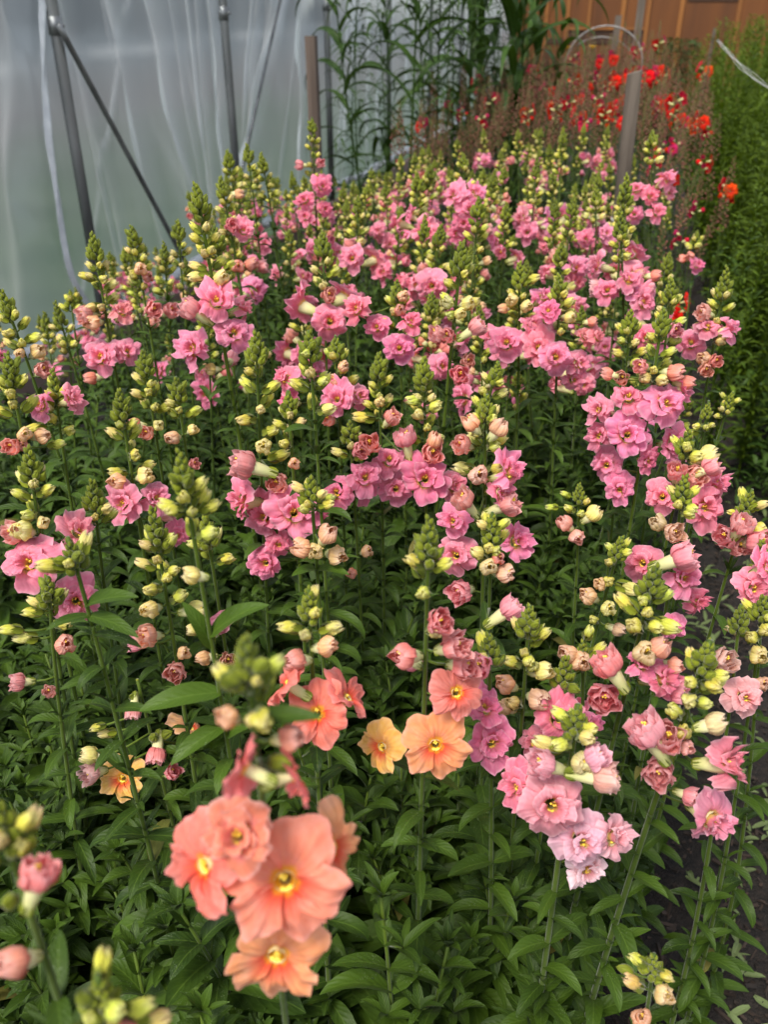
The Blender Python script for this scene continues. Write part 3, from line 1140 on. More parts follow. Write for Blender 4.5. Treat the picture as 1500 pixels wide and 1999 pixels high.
# grey stake in the bed
dS = 2.45
tp, lp = at_depth(1240, 141, dS), at_depth(1203, 470, dS)
tgt = min((at_depth(1205, 470, dS + k * .02) for k in range(-20, 20)), key=lambda q: (Vector((q.x, q.y, 0)) - Vector((tp.x, tp.y, 0))).length)
bt = tp + (tgt - tp) * (tp.z / (tp.z - tgt.z))
stake('weathered grey wooden stake standing tall among the pink flowers near the path', bt, tp, .040, .020, M_STAKE, .25, .62, .2)
tp = at_depth(607, 70, 3.3)
stake('brown wooden stake standing against the plastic wall behind the flowers', (tp.x + .01, tp.y, 0), tp, .044, .022, M_STAKE2, 0, None, -.2)
tp = on_y(1209, 30, 6.6)
stake('short grey stake under the wire arches beyond the red flowers', (tp.x - .02, tp.y, 0), tp, .040, .02, M_STAKE, .1)
tp = on_y(1262, -60, 7.1)
stake('tall thin grey stake rising out of view before the wooden wall', (tp.x, tp.y, 0), tp, .050, .03, M_STAKE)
tp = on_y(1397, 55, 7.5)
stake('slim faded stake nearly hidden inside the tall green plants', (tp.x - .03, tp.y, 0), tp, .022, .014, M_STAKE2)


# ---- wire arches
def arch(label, px0, px1, ptop, Yd, sag=0.0):
    a, b = on_y(px0, 100, Yd), on_y(px1, 100, Yd)
    zt = on_y((px0 + px1) / 2, ptop, Yd).z
    c = (a.x + b.x) / 2
    r = abs(b.x - a.x) / 2
    h = min(zt - .02, r * .9)
    pts = [(c - r, Yd, 0), (c - r, Yd, (zt - h) * .5)]
    for k in range(17):
        an = PI - PI * k / 16
        pts.append((c + r * math.cos(an), Yd + sag * math.sin(an), zt - h + h * math.sin(an)))
    pts += [(c + r, Yd, (zt - h) * .5), (c + r, Yd, 0)]
    mb = MB()
    mb.tube([Vector(p) - Vector((c, Yd, 0)) for p in pts], .0038, 0, 8)
    o = link('wire_arch', mb.mesh('wire_arch', [M_WIRE]))
    o.location = (c, Yd, 0)
    tag(o, label, 'wire arch')


arch('taller pale wire arch standing over the red flowers', 1107, 1258, 50, 5.6)
arch('lower pale wire arch just behind the taller one', 1098, 1250, 72, 6.6)


# ---- frayed white twine at the far bed
def twine():
    mb = MB()
    rr = random.Random(4)
    a, b = on_y(1402, 78, 3.0), on_y(1560, 210, 2.3)
    for k in range(5):
        pts = []
        o1 = Vector([rr.uniform(-.009, .009) for _ in range(3)])
        for i in range(14):
            t = i / 13
            sp = .15 + .55 * abs(math.sin(4.1 * t + .3))
            p = a.lerp(b, t) + Vector((0, 0, -.012 * math.sin(PI * t)))
            p += Vector((math.sin(9 * t + k), math.cos(7 * t + 2 * k), math.sin(8 * t + 1.7 * k))) * .006 * sp + o1 * sp * .7
            pts.append(p - a)
        mb.tube(pts, .00034, 0, 4)
    o = link('frayed_twine', mb.mesh('frayed_twine', [M_TWINE]))
    o.location = a
    tag(o, 'frayed white twine strung across the tall green plants', 'twine')


twine()


# ================================================================== SNAPDRAGONS DRAWN FROM THE PHOTOGRAPH
HEROES = []   # (x, y) of every stem on the ground
count = {'n': 0}


def hero(label, tip, low, depth, Lz, items, pal=PINK, seed=0, leaves=1.0, shoots=2, peach=True, rich=.92, s0=1.0, bare=None, cut=False, rad=.0030):
    rg = random.Random(hash((tip, low)) % 100000 + seed)
    T = at_depth(*tip, depth)
    low_r = ray(*low)
    best = min((CAM + low_r * (depth * (0.6 + .01 * k)) for k in range(140)), key=lambda q: (q.xy - T.xy).length)
    Bp = best if best.z < T.z - .02 else T - Vector((0, 0, .2))
    lean = (Bp.xy - T.xy) / max(.05, T.z - Bp.z)
    drop = Bp.z
    G = Vector((Bp.x + lean.x * drop * .45, Bp.y + lean.y * drop * .45, 0))
    mid = Bp.lerp(G, .5) + Vector((lean.x, lean.y, 0)) * drop * .12
    root = bpy.data.objects.new('snapdragon', None)
    COL.objects.link(root)
    root.location = G
    tag(root, label, 'flower', 'snapdragons traced in the near half of the bed')
    st = Stem([(0, 0, 0), mid - G, Bp - G, T - G], 44)
    near = depth < 1.3
    mb = MB()
    n = 26
    mb.tube([st.at(st.len * i / n)[0] for i in range(n + 1)], [rad * (1.12 - .62 * i / n) for i in range(n + 1)], 0, 9 if near else 6, rnd=.35)
    if not cut:
        bud_zone(root, st, Lz, rg, mb, near, rich, peach, s0)
    else:
        p, t = st.at(st.len)
        mb.tube([p, p + t * .0012], rad * .48, 2, 9)
    lowest = st.len - Lz
    samples = [(i, st.at(st.len * i / 90)[0] + G) for i in range(91)]
    lvs = MB()
    for it in [i for i in items if i[0] == 'L']:
        _, xb, yb, xt, yt = it
        rb = ray(xb, yb).normalized()
        q = min(samples, key=lambda s_: ((s_[1] - CAM) - rb * (s_[1] - CAM).dot(rb)).length)[1]
        dd = (q - CAM).dot(FWD)
        e = CAM + ray(xt, yt) * dd * .97
        d = e - q
        Y_ = d.normalized()
        Xv = Y_.cross(Vector((0, 0, 1)) - FWD * .5).normalized()
        Zv = Xv.cross(Y_)
        o = leaf(d.length * 1.06, d.length * rg.uniform(.17, .22), .22, .55, rg.uniform(.2, .4), .75 + .25 * rg.random(), rg, 10, rg.uniform(-.08, .08), .1)
        lvs.add(o, Matrix.Translation(q - G) @ Matrix((Xv, Y_, Zv)).transposed().to_4x4())
    for it in [i for i in items if i[0] != 'L']:
        kind, x, y = it[:3]
        size = it[3] if len(it) > 3 else None
        colr = it[4] if len(it) > 4 and it[4] else {'P': B_PEACH, 'Y': B_YEL, 'G': B_YEL, 'C': (.87, .28, .34), 'T': (.87, .28, .34)}.get(kind, pal)
        if kind in 'CT' and colr == HOT:
            colr = (.87, .28, .34)
        face = it[5] if len(it) > 5 else None
        r = ray(x, y)
        rn = r.normalized()
        nominal = {'D': .050, 'S': .056, 'C': .026, 'T': .027, 'P': .0175, 'Y': .0125, 'G': .009}[kind]
        sc = (size * depth / FPX / nominal) if size else rg.uniform(.9, 1.05)
        sc = max(.5, min(1.5, sc)) * (.86 if kind in 'PY' else 1)
        reach = REACH[kind] * sc + .007
        q = min(samples, key=lambda s_: ((s_[1] - CAM) - rn * (s_[1] - CAM).dot(rn)).length + (0.0 if s_[0] / 90 * st.len < st.len - .01 else .01))
        Sp = q[1]
        w = Sp - CAM
        tcl = w.dot(rn)
        dm = (w - rn * tcl).length
        back = -1 if (face == 'b') else 1
        off = math.sqrt(max(0, reach * reach - dm * dm))
        P = CAM + rn * (tcl - back * off)
        # face direction
        if isinstance(face, tuple):
            d = (RGT * face[0] + UPV * face[1] - FWD * face[2]).normalized()
        else:
            rad_d = (P - Sp)
            rad_d = rad_d.normalized() if rad_d.length > 1e-5 else -rn
            if back > 0:
                d = (rad_d + (-rn) * (.75 if kind in 'DS' else .15) + Vector((0, 0, .12))).normalized()
            else:
                d = (rad_d * .9 + Vector((0, 0, .35))).normalized()
        org = P - d * REACH[kind] * sc
        if kind in 'CT':
            colr = tuple(.78 * a_ + .22 * b_ for a_, b_ in zip(colr, (.92, .55, .48)))
        c = vary(colr, rg, .06)
        put_item(root, kind, org - G, d, rg, c, sc, near)
        a = Sp - G
        e = org - G
        mb.tube([a, a.lerp(e, .5) - Vector((0, 0, .0015)), e + d * .001], .0011, 0, 5, rnd=.7)
        lowest = min(lowest, q[0] / 90 * st.len - .02)
    link('stem', mb.mesh('stem', [M_STEM, M_LEAF, M_SEPAL]), root, Matrix.Identity(4))
    if leaves > 0:
        mb = lvs
        stem_leaves(mb, st, bare if bare is not None else lowest - .015, .05, rg, leaves * (1.7 if G.x < .10 else 1.0), .074 if G.x < .10 else .060)
        if mb.n:
            link('leaves', mb.mesh('leaves', [M_LEAF, M_STEM]), root, Matrix.Identity(4))
    for k in range(shoots if G.x < -.02 else (1 if G.x < .13 and shoots else 0)):
        an = rg.uniform(0, 6.3) if G.x < -.02 else rg.uniform(2.4, 3.9)
        sc = rg.uniform(.80, 1.06) if G.x < -.02 else rg.uniform(.62, .82)
        link('leafy_shoot', rg.choice(LIB['shoot']), root, Matrix.Translation((.05 * math.cos(an), .05 * math.sin(an), 0)) @ Matrix.Rotation(rg.uniform(0, 6.3), 4, 'Z') @ Matrix.Rotation(rg.uniform(.0, .28), 4, 'X') @ Matrix.Diagonal((sc, sc, sc, 1)))
    HEROES.append((G.x, G.y))
    return root


U, F_ = (0, .8, .6), (0, .2, 1)
# --- the blurred coral one in front
hero('blurred coral snapdragon at the very front with large open single blooms', (478, 1245), (548, 1900), .34, .050, [
    ('G', 450, 1330, None), ('Y', 500, 1330, 30), ('P', 440, 1400, 52, B_PEACH), ('Y', 495, 1405, 46, B_CREAM), ('P', 573, 1440, 62, B_CORAL),
    ('S', 478, 1500, 150, (.87, .23, .25), (-.9, .35, -.2)), ('S', 572, 1512, 150, CORAL, (.85, .25, -.3)),
    ('L', 505, 1392, 622, 1402), ('G', 545, 1490, 50), ('S', 396, 1690, 245, CORAL, (-.65, .05, .75)), ('D', 470, 1636, 165, CORAL, (-.2, .35, .9)),
    ('S', 556, 1722, 290, (.87, .285, .20), (.05, .10, 1)), ('S', 650, 1655, 215, PEACHF, (.8, .25, .35)),
    ('S', 540, 1868, 262, (.88, .34, .18), (.0, -.22, .95))], CORAL, peach=False, shoots=1, bare=.55, rad=.0026, s0=.85)
hero('blurred snapdragon cut off by the photo edge with a coral bud on a cream tube', (-12, 1570), (150, 2060), .33, .045, [
    ('Y', 38, 1655, 50, B_YEL), ('T', 78, 1700, 84, (.82, .25, .20), (.35, .9, .2)), ('P', 22, 1880, 78, (.85, .38, .26), (-.5, .2, .8)), ('G', 20, 1760, 40)], CORAL, peach=False, shoots=1, leaves=.8, s0=.9)
hero('blurred low yellow green bud cluster peeping in at the lower frame edge', (190, 1905), (215, 2120), .34, .030, [
    ('Y', 180, 1990, 46, B_YEL), ('Y', 222, 1985, 46, B_YEL), ('P', 245, 2010, 50, B_CORAL), ('Y', 300, 1995, 55, B_CREAM), ('G', 165, 1950, 40)], CORAL, peach=False, shoots=0, leaves=.5, s0=.8)
hero('small yellow bud cluster low over the bare soil beside the path', (1278, 1862), (1262, 1990), .62, .030, [
    ('Y', 1238, 1918, 40, (.72, .58, .16)), ('P', 1300, 1943, 46, (.78, .66, .26)), ('P', 1254, 1988, 46, (.84, .40, .22)), ('G', 1225, 1895, 26)], CORAL, peach=False, shoots=0, leaves=.6, s0=.9)
hero('very tall budding snapdragon with one cream bud and two leaves halfway down', (352, 893), (440, 1420), .53, .075, [
    ('P', 372, 1122, 42, B_CREAM, (-.8, .2, .5)), ('Y', 412, 990, 32, B_YEL), ('Y', 375, 1000, 30, B_YEL), ('Y', 338, 995, 34),
    ('L', 425, 1255, 358, 1180), ('L', 428, 1245, 518, 1178), ('L', 432, 1350, 276, 1380), ('L', 436, 1425, 335, 1488), ('L', 436, 1430, 530, 1395)], PINK, peach=False, leaves=.9, bare=.74, rad=.0028, rich=.8, s0=.92)
hero('thin snapdragon with only four green buds over two long leaves', (132, 1048), (212, 1345), .60, .022, [
    ('G', 118, 1095, 26), ('G', 152, 1088, 30), ('Y', 135, 1100, 30), ('L', 180, 1196, 92, 1226), ('L', 180, 1196, 267, 1238), ('L', 176, 1188, 262, 1168), ('L', 208, 1320, 120, 1345)], PINK, peach=False, leaves=.9, bare=.80, rich=.6)
hero('slender coral snapdragon with three flat single blooms below two peach buds', (602, 1150), (620, 1500), .57, .035, [
    ('Y', 597, 1240, 34, B_CREAM), ('P', 641, 1262, 46, B_PEACH, (.8, .2, .6)), ('P', 574, 1290, 50, (.83, .33, .25), (-.7, .1, .8)),
    ('S', 560, 1335, 120, CORAL, (-.75, .5, .15)), ('S', 620, 1392, 140, (.86, .24, .18), (.1, .35, .9)), ('S', 680, 1362, 125, CORAL, (.65, .65, .25))], CORAL, peach=False, s0=.85, rich=.7)
hero('snapdragon bearing the largest orange bloom, with coral blooms above it', (838, 1028), (822, 1620), .56, .060, [
    ('Y', 850, 1232, 42, B_CREAM), ('P', 785, 1281, 62, (.84, .28, .22), (-.75, .1, .7)), ('C', 862, 1215, 60, (.84, .24, .22)), ('C', 912, 1300, 66, (.84, .21, .24), (.6, .1, .8)),
    ('C', 895, 1262, 70, (.84, .25, .22)), ('S', 893, 1352, 132, (.87, .27, .20), (.25, .3, .95)), ('S', 851, 1455, 158, ORANGE, (.02, .05, 1)), ('S', 745, 1458, 128, (.88, .44, .13), (-.62, .05, .75)),
    ('C', 805, 1290, 50, PINK, 'b')], CORAL, peach=False)
hero('low snapdragon with a cut stem top and two yellow orange single blooms', (268, 1328), (345, 1640), .80, .01, [
    ('G', 262, 1362, 22), ('T', 260, 1395, 36, (.80, .26, .25), (0, -.9, .3)), ('Y', 208, 1432, 26, B_CREAM), ('Y', 190, 1420, 22), ('P', 172, 1475, 40, B_CREAM, (-.8, .2, .5)), ('C', 172, 1512, 46, (.72, .42, .42), (-.6, 0, .8)),
    ('S', 238, 1520, 104, YELLOWF, (-.15, .1, 1)), ('S', 372, 1420, 96, (.88, .56, .22), (.45, .75, .2)), ('T', 305, 1480, 46, (.82, .24, .24), (0, -.9, .4)), ('G', 320, 1435, 26), ('G', 300, 1440, 24), ('C', 338, 1505, 40, HOT)], CORAL, cut=True, leaves=1.4)
# --- left side
hero('pink double snapdragon with three big blooms on the near plastic wall side', (55, 885), (120, 1330), .74, .075, [
    ('D', 62, 1100, 118, PINK, (-.1, .15, 1)), ('D', 147, 1172, 105, PINK, (.3, 0, .95)), ('D', 150, 1040, 80, (.86, .33, .36), (.6, .3, .6)), ('P', 40, 1035, 48, B_CREAM), ('C', 20, 1040, 50, (.84, .36, .36)), ('P', 85, 1020, 30, B_CREAM)], PINK)
hero('bent snapdragon whose long green spike leans out over the plastic wall', (4, 575), (95, 830), .92, .075, [
    ('P', 75, 685, 34, (.8, .55, .2)), ('Y', 65, 660, 26), ('Y', 20, 650, 24), ('P', 38, 690, 24, B_PEACH), ('C', 85, 722, 38, (.84, .38, .30))], PINK, peach=False)
hero('small thin green spike with one yellow bud before the white plastic hem', (110, 602), (165, 790), 1.25, .055, [('Y', 143, 672, 20), ('Y', 125, 685, 18)], PINK, peach=False, rich=.8)
hero('short all green spike standing before the foot of the nearest pole', (136, 565), (150, 680), 1.35, .05, [], PINK, peach=False)
hero('snapdragon with a fat green top and pink blooms either side of it', (103, 735), (135, 960), .86, .050, [
    ('Y', 102, 818, 26), ('Y', 70, 835, 26), ('Y', 135, 840, 28), ('D', 82, 792, 62, PINK, (-.2, .1, 1)), ('D', 136, 782, 56, PINK, (.8, .2, .4))], PINK, peach=False)
hero('snapdragon crowned by loose yellow buds with salmon buds beneath', (12, 690), (75, 1010), .78, .075, [
    ('Y', 25, 790, 26), ('Y', 50, 845, 30), ('P', 48, 848, 34, B_PEACH), ('P', 85, 850, 36, B_PEACH), ('C', 20, 872, 40, (.83, .3, .24)), ('P', 45, 870, 26, B_CORAL), ('Y', 110, 868, 26)], PINK, peach=False)
hero('green spiked snapdragon low beside the blooms with a single fleck of yellow', (180, 945), (205, 1160), .80, .055, [('Y', 185, 1010, 22)], PINK, peach=False, rich=1.2)
hero('snapdragon with two pink blooms under a ladder of yellow buds', (232, 765), (285, 1110), .86, .095, [
    ('P', 226, 940, 40, B_PEACH), ('P', 286, 928, 40, B_CREAM), ('D', 243, 985, 82, PINK, (-.15, .1, 1)), ('D', 302, 975, 70, PINK, (.5, .2, .8)), ('C', 328, 1000, 44, (.84, .35, .32)), ('D', 345, 1045, 60, HOT, (.4, -.1, .9)), ('Y', 262, 885, 24)], PINK, peach=False)
hero('snapdragon with salmon half open buds facing the camera above dark leaves', (278, 682), (318, 940), .92, .085, [
    ('Y', 290, 765, 24), ('Y', 302, 795, 24), ('C', 285, 845, 34, (.8, .34, .22)), ('P', 260, 828, 30, B_CORAL), ('P', 310, 830, 26, B_CREAM)], PINK, peach=False)
hero('narrow snapdragon with two peach buds hanging either side of its stem', (343, 735), (372, 950), .93, .06, [
    ('P', 335, 855, 34, B_PEACH), ('P', 378, 838, 26, B_CREAM), ('Y', 350, 800, 20), ('C', 380, 905, 26, (.8, .3, .25))], PINK, peach=False)
hero('budding snapdragon with an open mouthed peach bud facing out low down', (300, 1010), (365, 1420), .70, .075, [
    ('Y', 298, 1150, 32), ('Y', 325, 1128, 30), ('Y', 350, 1165, 36), ('P', 290, 1190, 42, B_CREAM), ('C', 283, 1242, 52, (.85, .42, .26), (-.5, .1, .85)), ('P', 385, 1190, 44, B_CREAM), ('C', 342, 1314, 50, (.80, .28, .22), (0, -.1, 1)), ('P', 360, 1275, 34, B_PEACH),
    ('C', 262, 1255, 40, PINK, (-.8, .1, .3))], PINK, peach=False, rich=1.1)
hero('cluster of pale cream buds and pink petals just behind the tall budding stem', (400, 1010), (450, 1330), .76, .055, [
    ('C', 432, 1215, 50, PINK, (.6, .1, .6)), ('P', 405, 1240, 40, B_CREAM), ('C', 445, 1290, 40, (.8, .45, .3)), ('P', 375, 1230, 30, B_CREAM), ('P', 395, 1285, 36, B_PEACH)], PINK, peach=False)
hero('yellow budded snapdragon over the front leaves with a peach bud beneath', (92, 1125), (118, 1400), .72, .055, [
    ('Y', 20, 1230, 32), ('Y', 48, 1245, 34, B_CREAM), ('P', 128, 1258, 46, (.83, .42, .28), (.5, .2, .8)), ('C', 30, 1332, 40, (.8, .3, .28)), ('C', 95, 1350, 26, (.75, .35, .3)), ('Y', 62, 1195, 28)], PINK, peach=False)
hero('dense green and gold spike standing clear at the far plastic wall end of row', (180, 462), (238, 800), 1.08, .095, [
    ('Y', 168, 540, 22), ('Y', 202, 545, 24), ('Y', 180, 600, 26, B_CREAM), ('C', 162, 614, 40, (.84, .33, .27)), ('P', 178, 630, 36, B_PEACH), ('D', 236, 612, 52, (.84, .28, .30), (.5, .4, .7)),
    ('D', 200, 700, 76, PINK, (-.1, .1, 1)), ('D', 246, 688, 60, PINK, (.5, .1, .8)), ('P', 175, 738, 32, B_CORAL)], PINK, peach=False)
hero('twin green spike with peach buds halfway in front of the nearest pole', (256, 440), (300, 690), 1.22, .10, [
    ('P', 275, 525, 30, B_PEACH), ('P', 290, 540, 26, B_CORAL), ('C', 300, 605, 38, HOT), ('C', 335, 605, 36, HOT, (.6, .2, .6)), ('Y', 262, 540, 20)], PINK, peach=False)
hero('tallest foreground spike, carrying four big ruffled pink blooms in a ring', (382, 362), (468, 860), 1.02, .125, [
    ('Y', 385, 540, 36, B_CREAM), ('P', 433, 542, 36, B_CREAM), ('Y', 412, 490, 26), ('T', 366, 598, 52, (.85, .32, .36), (-.7, .5, .5)), ('D', 425, 592, 84, PINK, (0, .25, 1)), ('D', 381, 682, 82, PINK, (-.4, 0, .9)),
    ('D', 455, 652, 86, PINK, (.35, .05, .95)), ('D', 470, 605, 56, PINK, (.85, .3, .2)), ('P', 410, 722, 28, B_CREAM), ('C', 450, 700, 40, PALE, 'b')], PINK, peach=False, s0=1.15, rad=.0042, rich=1.05)
hero('green spike with yellow peach buds against the wall beside the tall one', (430, 348), (470, 560), 1.35, .10, [
    ('P', 468, 378, 22, B_PEACH), ('D', 475, 452, 46, PINK, (.2, .1, .9)), ('C', 452, 440, 30, HOT), ('P', 465, 520, 30, (.82, .36, .22)), ('P', 492, 516, 34, B_CORAL), ('C', 515, 520, 30, HOT)], PINK, peach=False)
hero('slim green spike rising well clear against the grey plastic folds', (443, 293), (462, 420), 1.6, .09, [('P', 465, 380, 18, B_PEACH)], PINK, peach=False)
hero('pair of slim green spikes, the nearer, before the middle metal pole', (482, 285), (500, 430), 1.6, .085, [], PINK, peach=False)
hero('pair of slim green spikes, the farther, just past the middle metal pole', (510, 305), (535, 450), 1.65, .085, [], PINK, peach=False)
hero('tall spike before the brown stake carrying four stacked pink blooms', (609, 228), (622, 520), 1.75, .12, [
    ('C', 583, 322, 22, HOT), ('C', 626, 318, 20, HOT), ('D', 628, 366, 42, HOT, (.4, 0, .9)), ('D', 597, 392, 40, HOT, (-.4, 0, .9)), ('D', 633, 410, 36, HOT, (.4, 0, .8)), ('D', 598, 425, 38, PINK, (-.3, 0, .9))], PINK, peach=False)
hero('thin green spike low before the diagonal brace, no open flowers', (320, 480), (332, 640), 1.35, .08, [], PINK, peach=False)
hero('thin green spike with a few gold buds close behind the thin brace foot', (346, 432), (360, 600), 1.4, .085, [('Y', 352, 560, 18)], PINK, peach=False)
# --- middle
hero('big bunch of pink doubles under a pink bud, centre of the near bed', (562, 762), (590, 1180), .90, .075, [
    ('C', 540, 944, 48, (.84, .34, .28), (-.2, 0, .95)), ('D', 478, 980, 88, PINK, (-.7, .0, .6)), ('D', 518, 1010, 92, PINK, (-.25, .05, .95)), ('D', 574, 1003, 104, PINK, (.1, .1, 1)), ('D', 612, 1015, 60, HOT, (.7, 0, .5)),
    ('D', 521, 1098, 84, PINK, (-.1, -.05, 1)), ('D', 545, 1062, 60, HOT, (.1, -.2, .9)), ('P', 575, 905, 28, B_PEACH)], PINK, peach=False, rad=.0036)
hero('spike with a large salmon pink bud held out sideways on a pale tube', (500, 652), (512, 980), .88, .09, [
    ('Y', 480, 820, 34), ('Y', 530, 842, 32), ('P', 515, 872, 38, B_CREAM, (0, .0, 1)), ('T', 468, 905, 66, (.82, .30, .28), (-.85, .25, .4)), ('Y', 545, 890, 34)], PINK, peach=False, s0=1.1)
hero('tall upright spike of fat green buds right of the salmon bud', (603, 645), (628, 1010), .82, .09, [('Y', 628, 745, 28), ('Y', 598, 690, 24)], PINK, peach=False, s0=1.1, rich=.9)
hero('slim snapdragon with a ring of five peach buds over two small leaves', (606, 930), (632, 1300), .74, .045, [
    ('Y', 600, 985, 24), ('Y', 638, 985, 26), ('P', 585, 1070, 46, B_PEACH, (-.7, .2, .7)), ('P', 616, 1077, 38, B_CREAM, (0, 0, 1)), ('P', 642, 1042, 46, (.84, .46, .26), (.4, .5, .7)), ('P', 661, 1085, 46, B_PEACH, (.6, -.1, .8)), ('L', 628, 1112, 572, 1122), ('L', 628, 1112, 678, 1120)], PINK, peach=False, bare=.66, leaves=1.1)
hero('snapdragon with two peach buds and pink doubles behind the ring of buds', (682, 820), (700, 1110), .98, .06, [
    ('D', 660, 962, 72, PINK, (-.3, .1, .9)), ('D', 712, 935, 74, PINK, (.1, .2, .9)), ('C', 722, 866, 46, (.84, .28, .25), (0, .2, .9)), ('C', 705, 880, 36, HOT), ('P', 718, 1076, 30, B_PEACH), ('P', 686, 1120, 26, B_CORAL)], PINK, peach=False)
hero('gold budded spike over a flat pink bloom in the middle of the bed', (740, 690), (748, 1070), .97, .10, [
    ('Y', 710, 815, 32), ('Y', 742, 785, 30, B_CREAM), ('C', 768, 812, 38, (.84, .34, .24), (.5, .5, .6)), ('T', 790, 850, 50, (.85, .28, .33), (-.2, .8, .4)), ('D', 760, 900, 72, PINK, (.0, .3, .95)), ('D', 772, 955, 76, PINK, (.15, 0, 1)), ('D', 715, 955, 66, PINK, (-.5, .1, .8))], PINK, peach=False)
hero('gold budded spike over the roundest pink double, its neighbour to the path side', (828, 700), (833, 1050), .96, .11, [
    ('Y', 808, 782, 30), ('Y', 848, 795, 32), ('Y', 818, 810, 32, B_CREAM), ('P', 850, 858, 38, (.82, .45, .26), (.2, .7, .6)), ('C', 846, 885, 50, (.85, .33, .28), (.1, .1, 1)), ('D', 830, 937, 96, (.84, .22, .33), (-.02, .1, 1)), ('D', 880, 950, 70, PINK, (.6, .1, .8))], PINK, peach=False)
hero('leaning spike whose thin green tip crosses the stem behind it', (975, 705), (940, 850), .98, .07, [], PINK, peach=False)
hero('long snapdragon with many pinks and a wide open cream bud at its middle', (950, 770), (940, 1290), .86, .065, [
    ('P', 917, 824, 40, B_PEACH, (-.6, .6, .5)), ('P', 977, 832, 42, (.82, .48, .28), (.5, .7, .5)), ('Y', 932, 845, 26), ('C', 900, 868, 44, (.84, .36, .26), (-.6, .1, .7)), ('Y', 965, 872, 30), ('Y', 907, 915, 36, B_CREAM), ('P', 936, 928, 46, (.82, .55, .38), (0, 0, 1)),
    ('Y', 970, 915, 36), ('D', 990, 925, 84, PINK, (.65, .2, .6)), ('D', 975, 962, 66, PINK, (.6, -.1, .7)), ('T', 902, 972, 52, (.84, .33, .28), (-.55, .6, .5)), ('T', 1000, 982, 56, (.85, .30, .30), (.7, .3, .5)), ('D', 888, 1018, 74, PINK, (-.45, .1, .9)),
    ('D', 893, 1085, 92, PINK, (-.3, .05, .95)), ('D', 1005, 1058, 78, PINK, (.45, .1, .9)), ('C', 896, 1157, 60, (.84, .31, .36), (-.6, -.1, .8))], PINK, peach=False, rad=.0036, s0=.95)
hero('small budding stem in front of pink blooms with one hole mouthed cream bud', (962, 1000), (950, 1330), .74, .05, [
    ('Y', 935, 1080, 36, B_CREAM), ('Y', 968, 1075, 30), ('P', 955, 1107, 40, (.76, .68, .30), (0, .1, 1)), ('P', 990, 1120, 44, (.84, .5, .34), (.5, 0, .8)), ('T', 1003, 1185, 58, (.86, .30, .40), (.75, .55, .2)), ('P', 975, 1090, 30, B_CORAL)], PINK, peach=False)
hero('pink snapdragon half hidden behind the orange bloom', (955, 1240), (960, 1600), .66, .03, [
    ('D', 958, 1450, 100, (.82, .22, .37), (.1, .1, 1)), ('D', 945, 1385, 76, (.82, .22, .37), (.1, .5, .6)), ('C', 935, 1300, 56, HOT)], HOT, peach=False)
hero('yellow and peach budded snapdragon between orange and pale pink blooms', (1035, 1183), (1012, 1500), .70, .055, [
    ('Y', 1000, 1292, 36), ('Y', 1040, 1300, 34), ('P', 1066, 1310, 46, B_CREAM, (.6, .2, .7)), ('P', 985, 1335, 46, (.83, .46, .26)), ('Y', 1003, 1372, 40, B_CREAM), ('P', 1055, 1366, 52, (.84, .50, .30), (.3, 0, .95)), ('Y', 1025, 1275, 28), ('P', 985, 1380, 40, B_PEACH)], PINK, peach=False)
hero('palest pink snapdragon, its lowest blooms fading to white', (1130, 1375), (1075, 1800), .60, .038, [
    ('Y', 1145, 1440, 42, B_CREAM), ('Y', 1070, 1452, 46, B_CREAM), ('P', 1140, 1490, 52, (.74, .68, .28), (.05, .1, 1)), ('T', 1055, 1490, 66, PALE, (-.7, .3, .4)), ('T', 1192, 1520, 72, (.86, .50, .42), (.85, 0, .4)), ('C', 1170, 1475, 60, PALE, (.5, .5, .4)),
    ('D', 1077, 1572, 134, (.86, .36, .47), (-.05, .1, 1)), ('D', 1133, 1640, 112, (.87, .50, .56), (.15, .05, 1)), ('D', 1190, 1635, 96, (.87, .48, .56), (.6, .1, .7)), ('D', 1145, 1695, 92, WHITE, (.1, -.15, 1)), ('D', 1015, 1535, 90, HOT, (-.6, .1, .7))], PALE, peach=False, rad=.0036)
hero('pink snapdragon tucked behind the palest one with ruffled hot pink petals', (1105, 1290), (1060, 1600), .72, .02, [
    ('D', 1090, 1405, 92, HOT, (0, .3, .9)), ('D', 1045, 1450, 70, PINK, (-.5, .2, .7)), ('D', 1150, 1420, 70, HOT, (.5, .4, .6)), ('G', 1120, 1345, 24)], HOT, peach=False)
hero('large budded snapdragon with a rose shaped half open salmon bloom', (1283, 1108), (1185, 1500), .64, .055, [
    ('Y', 1240, 1222, 46), ('Y', 1300, 1222, 46), ('Y', 1265, 1195, 32), ('P', 1262, 1275, 56, (.76, .64, .30), (-.1, .3, 1)), ('P', 1293, 1262, 50, (.84, .42, .28), (.4, .5, .5)), ('T', 1182, 1290, 70, (.84, .27, .25), (-.55, .75, .2)),
    ('C', 1182, 1365, 76, (.84, .24, .30), (-.25, -.05, 1)), ('D', 1290, 1325, 100, HOT, (.45, .2, .7)), ('D', 1250, 1300, 66, HOT, (.2, .4, .6)), ('P', 1322, 1300, 40, (.84, .4, .28), (.6, 0, .7)), ('C', 1330, 1350, 60, HOT, (.7, 0, .5))], HOT, peach=False, rad=.0036)
